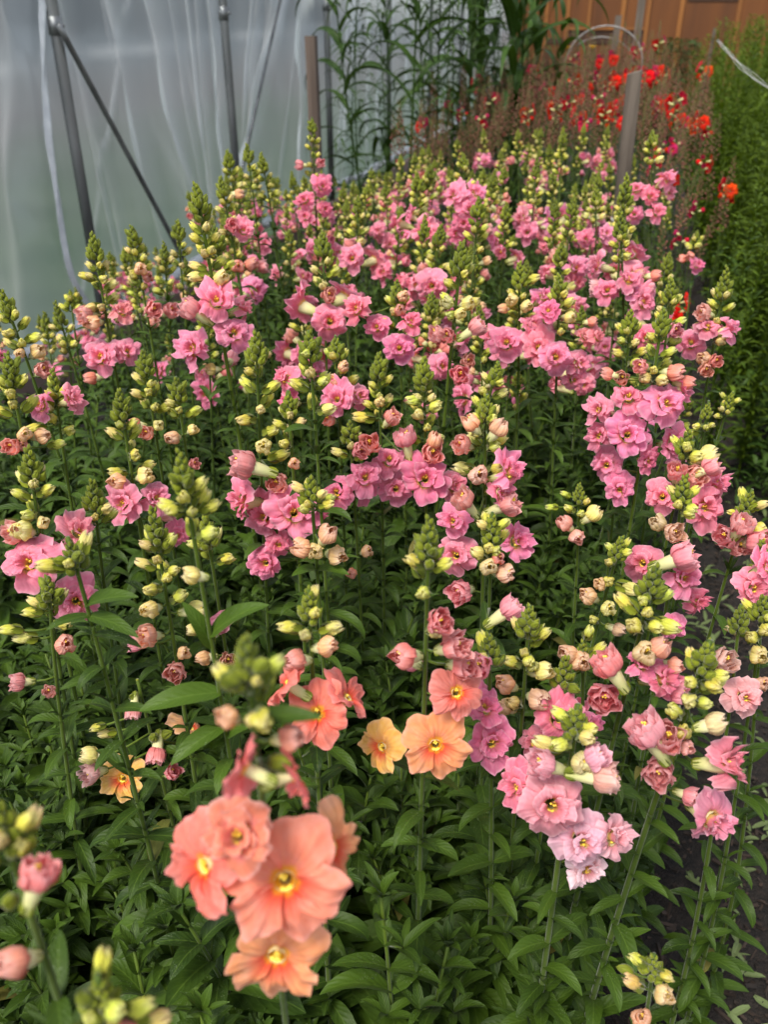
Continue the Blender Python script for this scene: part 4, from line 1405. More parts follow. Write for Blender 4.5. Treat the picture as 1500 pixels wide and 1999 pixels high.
hero('leaning snapdragon by the path with two pink trumpets pointing outward', (1388, 1250), (1235, 1700), .60, .055, [
    ('Y', 1350, 1332, 36), ('Y', 1392, 1338, 40), ('Y', 1375, 1372, 36), ('Y', 1318, 1388, 42), ('Y', 1335, 1430, 44), ('P', 1400, 1412, 50, (.80, .66, .34), (.85, .3, .3)), ('T', 1257, 1420, 86, (.86, .36, .44), (-.55, .75, .25)),
    ('C', 1305, 1440, 76, (.84, .32, .40), (-.2, .3, .7)), ('D', 1410, 1492, 108, (.86, .25, .36), (.8, .1, .45)), ('C', 1288, 1512, 74, (.86, .32, .34), (-.3, .0, .95)), ('D', 1385, 1598, 116, (.86, .28, .38), (.45, -.25, .85)), ('C', 1352, 1555, 44, (.84, .3, .3)), ('P', 1345, 1460, 36, (.84, .4, .34))], PINK, peach=False, rad=.0038)
hero('budding stem behind the salmon rose bloom, cream buds flanking it', (1140, 1255), (1135, 1480), .76, .03, [
    ('P', 1108, 1276, 44, (.82, .48, .26), (-.6, .3, .6)), ('P', 1137, 1292, 44, (.80, .52, .30), (.1, .1, 1)), ('Y', 1150, 1235, 28), ('D', 1125, 1395, 60, HOT, 'b')], PINK, peach=False)
hero('loose ladder of yellow buds between the long pink and the leaning pink', (1215, 1048), (1150, 1290), .82, .045, [
    ('Y', 1190, 1135, 30), ('Y', 1228, 1148, 36, B_CREAM), ('P', 1147, 1163, 40, B_PEACH), ('P', 1190, 1188, 36, B_CREAM), ('Y', 1160, 1210, 26), ('P', 1210, 1230, 32, (.7, .5, .3)), ('P', 1172, 1140, 30, B_PEACH)], PINK, peach=False, s0=.9)
hero('little open fork of yellow buds over a peach bud in the dark leafy gap', (1132, 945), (1125, 1150), .92, .012, [
    ('Y', 1078, 990, 18), ('Y', 1105, 965, 16), ('Y', 1112, 993, 22), ('Y', 1145, 980, 18), ('P', 1102, 1020, 36, (.84, .42, .28), (-.6, .5, .5)), ('P', 1162, 1002, 36, B_CREAM, (.6, .5, .5)), ('P', 1128, 1050, 36, (.82, .44, .34), (0, -.3, 1)), ('Y', 1135, 1003, 22)], PINK, peach=False, s0=.7)
# --- right side
hero('fullest pink snapdragon, nine doubles massed beside the path', (1298, 600), (1215, 1130), .95, .085, [
    ('Y', 1262, 738, 36, B_CREAM), ('Y', 1292, 742, 34, B_CREAM), ('C', 1215, 738, 34, (.84, .4, .24), (-.3, 0, .95)), ('P', 1322, 728, 40, B_CORAL), ('P', 1345, 748, 34, B_CORAL), ('P', 1185, 730, 30, B_CORAL), ('T', 1250, 715, 34, (.84, .36, .32)),
    ('D', 1296, 790, 88, PINK, (.15, .1, 1)), ('D', 1228, 778, 74, PINK, (-.2, .3, .9)), ('D', 1172, 802, 64, PINK, (-.6, .2, .7)), ('D', 1225, 850, 84, PINK, (-.2, 0, 1)), ('D', 1172, 852, 62, PINK, (-.6, 0, .8)), ('D', 1312, 868, 82, PINK, (.35, -.05, .95)),
    ('D', 1186, 908, 74, PINK, (-.4, -.1, .9)), ('D', 1210, 955, 64, PINK, (-.2, -.2, .95)), ('D', 1262, 900, 50, HOT, (.3, -.2, .8)), ('D', 1330, 760, 52, HOT, (.7, .3, .5))], PINK, peach=False, rad=.0036)
hero('pink snapdragon below the fullest one with a peach rose bud on top', (1345, 845), (1290, 1120), .88, .03, [
    ('Y', 1342, 872, 26), ('Y', 1358, 892, 34), ('P', 1386, 888, 42, B_CREAM, (.7, .3, .5)), ('C', 1362, 928, 50, (.84, .40, .30), (0, .05, 1)), ('T', 1395, 908, 46, HOT, (.7, .4, .4)), ('D', 1295, 972, 74, PINK, (-.4, .1, .9)), ('D', 1370, 992, 92, PINK, (.2, 0, 1)), ('D', 1396, 948, 66, PINK, (.6, .2, .7)), ('T', 1322, 918, 44, (.84, .34, .28), (-.2, .4, .7))], PINK, peach=False)
hero('snapdragon with a gold mouthed cream bud over pinks pointing to the path', (1338, 935), (1290, 1260), .82, .04, [
    ('Y', 1325, 985, 26), ('Y', 1350, 993, 28), ('P', 1285, 1020, 40, (.76, .62, .26), (-.6, .3, .7)), ('C', 1320, 1040, 46, (.80, .52, .28), (.1, 0, 1)), ('D', 1258, 1100, 88, PINK, (-.5, .1, .8)), ('T', 1345, 1085, 66, HOT, (.7, .3, .4)), ('D', 1332, 1130, 76, PINK, (.1, .1, .9)), ('D', 1358, 1175, 60, HOT, (.4, -.1, .8)), ('D', 1312, 1225, 60, HOT, (.0, -.2, .8))], PINK, peach=False)
hero('snapdragon on the path edge with a pink and gold half open cluster', (1470, 955), (1400, 1190), .86, .035, [
    ('C', 1452, 1020, 50, (.84, .34, .34), (.1, .6, .6)), ('C', 1415, 1048, 50, HOT, (-.6, .1, .7)), ('C', 1446, 1066, 46, (.84, .3, .3), (0, 0, 1)), ('C', 1488, 1060, 60, HOT, (.4, 0, .9)), ('Y', 1452, 1035, 26), ('P', 1485, 1035, 34, B_YEL), ('Y', 1432, 1000, 18)], PINK, peach=False)
hero('last pink blooms by the path edge just under the half open cluster', (1488, 1060), (1480, 1320), .84, .02, [
    ('D', 1468, 1150, 84, PINK, (.1, .1, 1)), ('D', 1492, 1110, 60, HOT, (.4, .3, .7))], PINK, peach=False)
hero('palest small blooms at the path edge beside a lone yellow bud cluster', (1448, 1180), (1415, 1460), .78, .02, [
    ('C', 1420, 1290, 54, (.84, .50, .48), (.1, .3, .9)), ('D', 1452, 1362, 78, (.84, .46, .48), (.05, .1, 1)), ('Y', 1390, 1330, 20)], PALE, peach=False)
hero('yellow bud cluster leaning over the path at the photo edge', (1492, 1165), (1465, 1380), .80, .035, [
    ('Y', 1440, 1230, 32, B_CREAM), ('Y', 1470, 1245, 36), ('P', 1485, 1280, 42, (.74, .68, .2), (0, 0, 1)), ('Y', 1495, 1230, 36), ('P', 1490, 1335, 34, (.8, .5, .3))], PALE, peach=False)
hero('green tipped pink snapdragon standing over the path, pale buds below', (1418, 537), (1372, 800), 1.08, .075, [
    ('Y', 1372, 640, 30), ('Y', 1408, 665, 34, B_CREAM), ('P', 1374, 700, 32, B_PEACH), ('C', 1380, 722, 34, (.82, .42, .24), (-.2, -.3, .9)), ('C', 1400, 705, 30, B_CORAL), ('C', 1372, 610, 36, (.84, .4, .34)), ('D', 1350, 672, 62, PINK, (-.3, .1, .9)), ('D', 1382, 640, 50, PINK, (-.2, .3, .8)), ('D', 1420, 645, 54, PINK, (.6, .1, .5))], PINK, peach=False)
hero('budded spike behind the fullest pink with paired yellow buds', (1312, 545), (1290, 760), 1.05, .075, [
    ('Y', 1278, 660, 30), ('Y', 1318, 665, 30), ('D', 1262, 662, 56, HOT, (-.3, .1, .8)), ('C', 1320, 645, 34, HOT)], PINK, peach=False)
hero('yellow budded spike leaning left of the fullest pink snapdragon', (1232, 605), (1218, 790), 1.02, .075, [('Y', 1240, 710, 28), ('Y', 1215, 665, 20)], PINK, peach=False)
hero('thin forked spikelet of yellow buds beside the soil path', (1385, 782), (1365, 900), .95, .015, [('Y', 1362, 832, 20), ('Y', 1380, 835, 18), ('Y', 1390, 830, 16), ('Y', 1350, 845, 20)], PINK, peach=False, s0=.7)
hero('tiny gold budded spikelet leaning out over the path', (1432, 765), (1402, 860), .98, .03, [('Y', 1402, 812, 16), ('Y', 1422, 805, 14)], PINK, peach=False, s0=.7)
hero('pink snapdragon between the bed middle and path with paired open doubles', (1015, 520), (1012, 760), 1.15, .085, [
    ('P', 1000, 585, 28, B_CREAM), ('P', 1030, 598, 28, B_CREAM), ('Y', 1040, 545, 22), ('P', 982, 602, 24, B_PEACH), ('D', 990, 672, 72, PINK, (-.2, .1, 1)), ('D', 1060, 582, 50, HOT, (.4, .3, .7)), ('D', 962, 658, 46, PINK, (-.5, .2, .7)), ('D', 1040, 640, 60, PINK, (.2, .3, .8))], PINK, peach=False)
hero('pink snapdragon with a crowd of six doubles sloping to the path', (1092, 540), (1085, 790), 1.12, .08, [
    ('Y', 1110, 592, 26), ('P', 1115, 620, 28, B_CREAM), ('P', 1158, 628, 22, B_CORAL), ('D', 1070, 612, 56, HOT, (0, .3, .8)), ('D', 1052, 680, 66, PINK, (-.2, 0, .9)), ('D', 1084, 700, 72, PINK, (.1, 0, 1)), ('D', 1128, 712, 62, PINK, (.4, 0, .8)), ('D', 1142, 660, 46, (.84, .28, .3), (.3, .2, .8)), ('D', 1165, 662, 40, (.84, .26, .3), (.5, .2, .7)), ('D', 1120, 742, 50, PINK, (.1, -.2, .9))], PINK, peach=False)
hero('thickest upright green spike in mid bed over a collar of cream buds', (903, 478), (870, 800), 1.05, .08, [
    ('P', 872, 590, 30, (.7, .68, .2)), ('P', 916, 592, 32, B_CREAM), ('P', 900, 612, 28, B_CREAM), ('Y', 880, 615, 26), ('T', 850, 650, 40, (.84, .30, .28), (-.7, .3, .5)), ('T', 936, 636, 44, (.85, .28, .34), (.7, .4, .4)), ('C', 915, 705, 34, (.82, .36, .24), (.1, 0, 1)), ('C', 898, 732, 46, HOT, (0, 0, .9)), ('C', 872, 655, 36, HOT)], PINK, peach=False, s0=1.2, rad=.0040)
hero('mid bed pink snapdragon with two separate ruffled doubles', (775, 548), (785, 780), 1.12, .065, [
    ('P', 788, 578, 26, B_PEACH), ('P', 782, 605, 26, B_CORAL), ('D', 700, 605, 62, HOT, (-.5, .1, .8)), ('D', 800, 632, 52, HOT, (.3, .3, .8)), ('D', 780, 682, 62, HOT, (0, 0, 1)), ('D', 738, 640, 52, HOT, (-.3, 0, .9))], PINK, peach=False)
hero('pink snapdragon near the middle, doubles peeping between stems', (655, 655), (665, 880), 1.0, .07, [
    ('D', 660, 782, 72, PINK, (-.1, .1, .95)), ('D', 698, 775, 56, PINK, (.5, .1, .7)), ('P', 650, 742, 28, (.84, .5, .3)), ('P', 672, 715, 26, B_PEACH), ('C', 640, 818, 34, (.82, .32, .26)), ('D', 560, 742, 62, HOT, (-.6, .3, .5)), ('D', 568, 785, 52, HOT, (-.5, 0, .7))], PINK, peach=False)
hero('pink snapdragon crowding the near side of the grey stake', (1212, 425), (1218, 660), 1.25, .075, [
    ('D', 1186, 570, 56, PINK, (-.2, .1, .9)), ('D', 1226, 550, 52, PINK, (.1, .4, .7)), ('D', 1252, 592, 62, PINK, (.3, 0, .9)), ('C', 1160, 562, 36, PALE), ('P', 1250, 535, 24, B_CORAL), ('P', 1282, 538, 26, B_CORAL), ('C', 1272, 560, 34, HOT), ('D', 1232, 570, 40, PINK, (0, .2, .8)), ('Y', 1225, 500, 22)], PINK, peach=False)
hero('pink snapdragon on the path side of the grey stake, flowers in two tiers', (1275, 255), (1268, 520), 1.75, .07, [
    ('D', 1245, 372, 38, PINK, (-.4, .2, .8)), ('D', 1298, 352, 44, PINK, (.4, .3, .8)), ('D', 1240, 420, 38, PINK, (-.3, -.1, .8)), ('D', 1280, 415, 42, PINK, (.3, -.1, .8)), ('D', 1305, 375, 30, PINK, (.6, 0, .6)), ('D', 1270, 385, 34, HOT, (.1, 0, .8)), ('P', 1290, 312, 18, B_CREAM)], PINK, peach=False)
hero('largest distant pink column of blooms in mid bed, far of the thick spike', (905, 300), (912, 560), 1.75, .065, [
    ('D', 888, 382, 44, PINK, (-.4, .2, .8)), ('D', 928, 380, 44, PINK, (.3, .3, .8)), ('D', 915, 412, 46, PINK, (.1, 0, 1)), ('D', 905, 438, 46, HOT, (0, -.1, .9)), ('D', 892, 456, 34, HOT, (-.2, -.2, .8)), ('C', 956, 448, 26, (.84, .33, .28))], PINK, peach=False)
hero('distant pink snapdragon left of the grey stake foot', (1165, 370), (1162, 560), 1.7, .07, [
    ('D', 1145, 468, 34, HOT, (-.3, 0, .9)), ('D', 1182, 458, 36, PINK, (.2, .1, .9)), ('D', 1188, 478, 32, PINK, (.4, 0, .8))], PINK, peach=False)
hero('stray small snapdragon alone beyond the path edge above an orange bloom', (1362, 452), (1345, 600), 1.75, .045, [
    ('Y', 1348, 482, 16), ('Y', 1362, 480, 16), ('P', 1332, 505, 20, B_CORAL), ('D', 1360, 518, 34, HOT, (.3, 0, .9)), ('P', 1348, 500, 20, B_CORAL)], PINK, peach=False, shoots=1)
print('heroes', len(HEROES))


# ================================================================== THE REST OF THE BED
def build_proto(rg, n_open, Hs, far, with_side, pal=PINK, lean=.06):
    """one plant standing at the origin; returned as its root"""
    root = bpy.data.objects.new('snapdragon', None)
    COL.objects.link(root)
    mb = MB()

    def spike(base, top, Lz, nf, s0=1.0):
        mid = base.lerp(top, .5) + Vector((rg.uniform(-.012, .012), rg.uniform(-.012, .012), 0))
        st = Stem([base, mid, top], 24)
        n = 14
        mb.tube([st.at(st.len * i / n)[0] for i in range(n + 1)], [.0028 * (1.1 - .6 * i / n) for i in range(n + 1)], 0, 6, rnd=.35)
        bud_zone(root, st, Lz, rg, mb, not far, .92 if far else 1.0, True, s0)
        s = Lz + .004
        az = rg.uniform(0, 6.3)
        k = 0
        while k < nf:
            p, t = st.at(st.len - s)
            az += 2.2 + rg.uniform(-.3, .3)
            r = Matrix.Rotation(az, 3, t) @ t.orthogonal().normalized()
            kind = 'C' if k < 1 or rg.random() < .15 else 'D'
            d = (r + t * (.55 if kind == 'C' else .30)).normalized()
            org = p + d * .007
            mb.tube([p, org + d * .001], .0011, 0, 5, rnd=.7)
            c = vary((.84, .33, .28) if kind == 'C' and rg.random() < .6 else pal, rg, .07)
            put_item(root, kind, org, d, rg, c, rg.uniform(.84, 1.02), not far)
            k += 1
            s += rg.uniform(.007, .013)
        return st, s
    st, s = spike(Vector((0, 0, 0)), Vector((rg.uniform(-lean, lean), rg.uniform(-lean, lean), Hs)), rg.uniform(.080, .120), n_open)
    lv = MB()
    stem_leaves(lv, st, st.len - s - .02, .05, rg, 1.2)
    if with_side:
        b, _ = st.at(st.len * .35)
        an = rg.uniform(0, 6.3)
        o = Vector((math.cos(an), math.sin(an), 0)) * rg.uniform(.05, .08)
        st2, s2 = spike(b, Vector((b.x + o.x, b.y + o.y, Hs * rg.uniform(.84, .95))), rg.uniform(.055, .085), rg.choice((0, 0, 1, 2)), .85)
        stem_leaves(lv, st2, st2.len - s2 - .02, .04, rg, .8)
    link('stem', mb.mesh('stem', [M_STEM]), root, Matrix.Identity(4))
    link('leaves', lv.mesh('leaves', [M_LEAF, M_STEM]), root, Matrix.Identity(4))
    for k in range(1 if far else 2):
        an = rg.uniform(0, 6.3)
        link('leafy_shoot', rg.choice(LIB['shoot']), root, Matrix.Translation((.05 * math.cos(an), .05 * math.sin(an), 0)) @ Matrix.Rotation(rg.uniform(0, 6.3), 4, 'Z') @ Matrix.Rotation(rg.uniform(0, .2), 4, 'X') @ Matrix.Diagonal((1.05, 1.05, 1.05, 1)))
    return root


KIDS = {}


def kids(o):
    if o.name not in KIDS:
        KIDS[o.name] = list(o.children)
    return KIDS[o.name]


def copy_tree(o, parent=None):
    c = o.copy()
    COL.objects.link(c)
    if parent is not None:
        c.parent = parent
    for ch in kids(o):
        copy_tree(ch, c)
    return c


rp = random.Random(21)
NEAR = [(n, build_proto(rp, n, .86, False, i % 2 == 0)) for i, n in enumerate((0, 0, 1, 2, 3, 4, 5, 6, 0, 3, 2, 5, 4, 1, 7, 3))]
FAR = [(n, build_proto(rp, n, .86, True, i % 3 != 2)) for i, n in enumerate((0, 0, 1, 2, 3, 5, 0, 2, 4, 1, 6, 7, 3, 5, 2, 1))]
USED = set()


def plant(pool, i, x, y, sc, rz, tilt, label, cat, group):
    n, proto = pool[i]
    key = (id(pool), i)
    o = proto if key not in USED else copy_tree(proto)
    USED.add(key)
    o.matrix_local = Matrix.Translation((x, y, 0)) @ Matrix.Rotation(rz, 4, 'Z') @ Matrix.Rotation(tilt, 4, 'X') @ Matrix.Diagonal((sc, sc, sc, 1))
    tag(o, label, cat, group)
    return o


ORD = ['first', 'second', 'third', 'fourth', 'fifth', 'sixth', 'seventh', 'eighth', 'ninth', 'tenth', 'eleventh', 'twelfth', 'thirteenth', 'fourteenth', 'fifteenth', 'sixteenth', 'seventeenth', 'eighteenth', 'nineteenth', 'twentieth', 'twenty first', 'twenty second', 'twenty third', 'twenty fourth', 'twenty fifth', 'twenty sixth', 'twenty seventh', 'twenty eighth', 'twenty ninth', 'thirtieth', 'thirty first', 'thirty second']
WORDN = ['no', 'one', 'two', 'three', 'four', 'five', 'six', 'seven']
BED_L, BED_R = WX + .32, .06


def project(p):
    w = Vector(p) - CAM
    d = w.dot(FWD)
    return 750 + FPX * w.dot(RGT) / d, 999.5 - FPX * w.dot(UPV) / d, d


SKY = [(-100, 600), (0, 585), (110, 600), (180, 480), (260, 450), (320, 490), (380, 400), (440, 320), (500, 310), (560, 345), (610, 300), (650, 340), (700, 335), (760, 290), (850, 262), (950, 232), (1100, 205), (1250, 225), (1320, 330), (1400, 520), (1480, 900), (1700, 1200)]


def skyline(px):
    for (a, b), (c, d) in zip(SKY, SKY[1:]):
        if a <= px <= c:
            return b + (d - b) * (px - a) / (c - a)
    return 600


n_auto = 0
row = 0
y = .62
rr = random.Random(9)
while y < 3.72:
    stepx = .118 + .020 * max(0, y - .8)
    x = BED_L + rr.uniform(0, stepx)
    k = 0
    inrow = []
    while x < BED_R:
        xx, yy = x + rr.uniform(-.035, .035), y + rr.uniform(-.05, .05)
        hgt = rr.uniform(.78, .97) - .028 * max(0, yy - 1.6)
        hgt -= .10 * max(0, (xx - (BED_R - .12)) / .12) * rr.random()
        px, py, dd = project((xx, yy, hgt))
        _, pyl, _ = project((xx, yy, hgt - .22))
        ok = -60 < px < 1560 and dd > .2 and pyl < 2100
        lim = skyline(px) + 12 + 40 * rr.random() ** 2
        while ok and py < lim and hgt > .55:
            hgt -= .01
            px, py, dd = project((xx, yy, hgt))
        if py < lim:
            ok = False
        near_h = min(math.hypot(xx - hx, yy - hy) for hx, hy in HEROES)
        if near_h < (.070 if yy < 1.5 else .085):
            ok = False
        if yy < 1.05:
            # the open leafy gaps of the near bed carry few spikes
            ok = False
        elif yy < 1.45 and rr.random() < .35:
            ok = False
        elif 50 < px < 190 and py < 760:
            ok = False
        elif yy < 2.25 and xx < -1.45:
            ok = False
        # keep the view free over the plastic wall's foot, as in the photo
        if ok:
            inrow.append((xx, yy, hgt))
        x += stepx
    row += 1
    for k, (xx, yy, hgt) in enumerate(inrow):
        far = yy > 1.9
        pool = FAR if far else NEAR
        px, py, dd = project((xx, yy, hgt))
        # bloom towards the middle and path side, buds towards the plastic
        t = (xx - BED_L) / (BED_R - BED_L)
        pb = .28 + .35 * t
        if rr.random() < pb:
            i = rr.choice([j for j, (n, _) in enumerate(pool) if n >= 3])
        else:
            i = rr.choice([j for j, (n, _) in enumerate(pool) if n <= 2])
        n = pool[i][0]
        look = ('all bud snapdragon spike' if n == 0 else ('mostly budded snapdragon with %s open pink bloom%s' % (WORDN[n], '' if n == 1 else 's') if n < 3 else 'pink snapdragon with %s ruffled blooms' % WORDN[n]))
        lab = '%s, %s from plastic wall, %s row back' % (look, ORD[min(k, 22)], ORD[row - 1] if row - 1 < len(ORD) else 'last')
        plant(pool, i, xx, yy, hgt / .86 * (1 if not far else 1), rr.uniform(0, 6.3), rr.uniform(0, .10), lab, 'flower', 'pink snapdragons filling the rest of the bed')
        n_auto += 1
    y += .125 + .018 * max(0, y - 1.0)
print('auto', n_auto, 'rows', row)
for pool in (NEAR, FAR):
    for i, (n, o) in enumerate(pool):
        if (id(pool), i) not in USED:
            for c in [o] + list(o.children_recursive):
                bpy.data.objects.remove(c)

# ---- leafy plants without flowers between and in front
SH = [m for m in LIB['shoot']]
rr = random.Random(31)
pts = []
tries = 0
while len(pts) < 150 and tries < 6000:
    tries += 1
    yy = rr.uniform(.06, 1.62)
    xx = rr.uniform(BED_L + .1, -.03 + .04 * (yy > .95))
    px, py, dd = project((xx, yy, .40))
    if dd < .45 or not (-120 < px < 1420) or py > 2200:
        continue
    if math.hypot(xx, yy) < .17:
        continue
    dens = .072 if yy < .8 else .090
    if min([math.hypot(xx - a, yy - b) for a, b in pts] + [9]) < dens:
        continue
    pts.append((xx, yy))
pts.sort(key=lambda q: (round(q[1] / .14), q[0]))
last, kk, rw = None, 0, 0
for xx, yy in pts:
    rkey = round(yy / .14)
    if rkey != last:
        last, kk, rw = rkey, 0, rw + 1
    root = bpy.data.objects.new('leafy_snapdragon', None)
    COL.objects.link(root)
    root.location = (xx, yy, 0)
    root.rotation_euler = (rr.uniform(-.15, .15), rr.uniform(-.15, .15), rr.uniform(0, 6.3))
    tag(root, 'unflowered dark leafy shoot, %s from the wall, %s leafy row back' % (ORD[min(kk, 22)], ORD[min(rw - 1, 22)]), 'leafy plant', 'leafy shoots under the near flowers')
    for q in range(3):
        an = rr.uniform(0, 6.3)
        sc = rr.uniform(.72, 1.08)
        link('leafy_shoot', rr.choice(SH), root, Matrix.Translation((.022 * math.cos(an), .022 * math.sin(an), 0)) @ Matrix.Rotation(an, 4, 'Z') @ Matrix.Rotation(rr.uniform(-.1, .30) if xx < -.25 else rr.uniform(-.05, .12), 4, 'X') @ Matrix.Diagonal((sc, sc, sc, 1)))
    kk += 1
print('leafy', len(pts))


# ================================================================== RED SNAPDRAGONS GONE TO SEED
def red_proto(rg, seeded, nfl, cols, Hs):
    root = bpy.data.objects.new('red_snapdragon', None)
    COL.objects.link(root)
    mb = MB()
    st = Stem([(0, 0, 0), (rg.uniform(-.02, .02), rg.uniform(-.02, .02), Hs * .5), (rg.uniform(-.05, .05), rg.uniform(-.05, .05), Hs)], 24)
    n = 14
    mb.tube([st.at(st.len * i / n)[0] for i in range(n + 1)], [.0030 * (1.1 - .7 * i / n) for i in range(n + 1)], 0, 5, rnd=.3)
    pod = MB()
    s, az = .0, 0
    zone = (rg.uniform(.20, .28) if nfl < 2 else rg.uniform(.07, .15)) if seeded else .06
    while s < zone:
        p, t = st.at(st.len - s)
        for q in range(2):
            az += 2.4
            r = Matrix.Rotation(az, 3, t) @ t.orthogonal().normalized()
            f = min(1, s / .12)
            d = (r + t * .6).normalized()
            pod.tube([p, p + d * (.004 + .010 * f)], .0006, 0, 4)
            pod.blob(p + d * (.005 + .012 * f), .0016 + .0030 * f, 0, 6, 4, .5, 1.25, d)
        s += .0080
    pod0 = pod
    if seeded:
        for sg in (-1, 1):
            pod = MB()
            b, _ = st.at(Hs * .5)
            st2 = Stem([b, b + Vector((sg * .05, rg.uniform(-.05, .05), Hs * .2)), b + Vector((sg * rg.uniform(.05, .08), rg.uniform(-.06, .06), Hs * rg.uniform(.38, .47)))], 16)
            mb.tube([st2.at(st2.len * i / 8)[0] for i in range(9)], [.0022 - .0012 * i / 8 for i in range(9)], 0, 5, rnd=.3)
            s2 = 0
            while s2 < .2:
                p, t = st2.at(st2.len - s2)
                for q in range(2):
                    az += 2.4
                    d = (Matrix.Rotation(az, 3, t) @ t.orthogonal().normalized() + t * .6).normalized()
                    f = min(1, s2 / .12)
                    pod.tube([p, p + d * (.004 + .010 * f)], .0006, 0, 4)
                    pod.blob(p + d * (.005 + .012 * f), .0014 + .0028 * f, 0, 5, 3, .5, 1.25, d)
                s2 += .010
            link('seed_pods', pod.mesh('seed_pods', [M_POD]), root, Matrix.Identity(4))
    link('seed_pods' if seeded else 'spike_tip', pod0.mesh('seed_pods', [M_POD if seeded else M_SEPAL]), root, Matrix.Identity(4))
    s += .01
    for k in range(nfl):
        p, t = st.at(st.len - s)
        az += 2.25
        r = Matrix.Rotation(az, 3, t) @ t.orthogonal().normalized()
        d = (r + t * .3).normalized()
        put_item(root, 'R', p + d * .007, d, rg, vary(cols[k % len(cols)], rg), rg.uniform(.75, .95), False)
        s += rg.uniform(.008, .013)
    link('stem', mb.mesh('stem', [M_STEM]), root, Matrix.Identity(4))
    lv = MB()
    stem_leaves(lv, st, st.len - s - .03, .05, rg, .7, .07)
    link('leaves', lv.mesh('leaves', [M_LEAF, M_STEM]), root, Matrix.Identity(4))
    return root


REDP = [(0, red_proto(rp, True, 0, [RED], 1.0)), (0, red_proto(rp, True, 2, [MAGENTA, RED], 1.0)), (3, red_proto(rp, True, 5, [MAGENTA, SCARLET, SCARLET], 1.0)),
        (4, red_proto(rp, True, 6, [RED, SCARLET], 1.0)), (2, red_proto(rp, True, 4, [MAGENTA, MAGENTA, RED], 1.0)), (0, red_proto(rp, True, 1, [MAGENTA], 1.0)), (5, red_proto(rp, False, 7, [SCARLET, SCARLET, (.85, .05, .02)], 1.0))]
WHAT = ['bare brown seed spike', 'brown seed spike with a last magenta bloom', 'seed spike with magenta and orange blooms', 'seed spike with scarlet and orange blooms', 'seed spike with several magenta blooms', 'thin brown seed spike with a speck of magenta', 'short snapdragon massed with scarlet blooms']
explicit = [(1345, 135, 3, 3.2), (1385, 235, 2, 3.0), (1358, 160, 2, 3.4), (1425, 305, 3, 2.6), (1378, 330, 4, 2.7), (1325, 200, 4, 3.1), (1300, 150, 1, 3.5), (1045, 170, 3, 3.7), (950, 165, 4, 3.7), (1255, 125, 3, 3.9), (1330, 290, 3, 2.5), (1290, 240, 4, 2.9), (1345, 380, 4, 2.35), (1400, 180, 4, 3.4), (1310, 210, 2, 3.2)]
nred = 0
for px, py, i, dep in explicit:
    T = at_depth(px, py, dep)
    nred += 1
    plant(REDP, i, T.x, T.y, T.z, rr.uniform(0, 6), .02, '%s, %s of those standing forward' % (WHAT[i], ORD[nred - 1]), 'flower', 'red snapdragons beyond the pink ones')
for r_ in range(10):
    yy0 = 3.92 + r_ * .26
    k = 0
    xx = -.95
    while xx < (.20 if r_ < 5 else .10):
        yy = yy0 + rr.uniform(-.12, .12)
        x2 = xx + rr.uniform(-.05, .05)
        h = rr.uniform(.88, 1.03) + .02 * r_
        if x2 < -.55:
            h -= .10
        i = rr.choice(((0, 0, 1, 1, 4, 5, 2) if r_ > 5 else (1, 2, 3, 4, 5, 2, 3, 4, 3)) if xx > -.38 else (0, 0, 1, 5, 5, 4, 0))
        k += 1
        plant(REDP, i, x2, yy, h, rr.uniform(0, 6), rr.uniform(0, .08), '%s, %s along in distant row %s' % (WHAT[i], ORD[k - 1], ['one', 'two', 'three', 'four', 'five', 'six', 'seven', 'eight', 'nine', 'ten'][r_]), 'flower', 'red snapdragons beyond the pink ones')
        nred += 1
        xx += .088
# low scarlet bloom at the path
T = at_depth(1350, 545, 1.95)
plant(REDP, 6, T.x, T.y, T.z, 0, 0, 'low scarlet orange snapdragon alone by the soil path', 'flower', 'red snapdragons beyond the pink ones')
print('red', nred)

# ---- two yellow flowers under the arches
for px, lab in ((1108, 'single yellow flower under the wire arch, the one beside the tall leaves'), (1158, 'single yellow flower under the middle of the wire arch')):
    p = on_y(px, 92, 5.3)
    root = bpy.data.objects.new('yellow_flower', None)
    COL.objects.link(root)
    root.location = (p.x, p.y, 0)
    tag(root, lab, 'flower')
    mb = MB()
    mb.tube([(0, 0, 0), (.01, 0, p.z * .5), (0, 0, p.z)], .003, 0, 5)
    link('stem', mb.mesh('stem', [M_STEM]), root, Matrix.Identity(4))
    mb = MB()
    for k in range(9):
        put_leaf(mb, Vector((0, -.004, p.z)), k * .7, .024, .009, .3, .3, rr)
    mb.blob((0, 0, p.z), .008, 0)
    link('petals', mb.mesh('petals', [M_YELLOW]), root, Matrix.Identity(4))


# ================================================================== TALL STRAP-LEAVED PLANTS
def strap(mb, base, az, Lg, Wd, el, droop, rg, nv=16):
    y = z = 0.0
    rows, A = [], []
    tw = rg.uniform(-.8, .8)
    rnd = rg.random()
    for i in range(nv):
        v = i / (nv - 1)
        w = Wd * min(1, (v * 7 + .35)) * (1 - v ** 2.6) + .0005
        a = el - droop * v ** 1.3
        if i:
            y += math.cos(a) * Lg / (nv - 1)
            z += math.sin(a) * Lg / (nv - 1)
        row, ar = [], []
        for u in (-1, -.5, 0, .5, 1):
            f = .35 * abs(u) * w + .12 * w * math.sin(11 * v + 4 * u + rnd * 8)
            row.append((u * w * math.cos(tw * v), y - math.sin(a) * f, z + math.cos(a) * f + u * w * math.sin(tw * v)))
            ar.append((v, abs(u), rnd, 1))
        rows.append(row)
        A.append(ar)
    o = MB()
    o.grid(rows, A)
    mb.add(o, Matrix.Translation(base) @ Matrix.Rotation(az, 4, 'Z'))


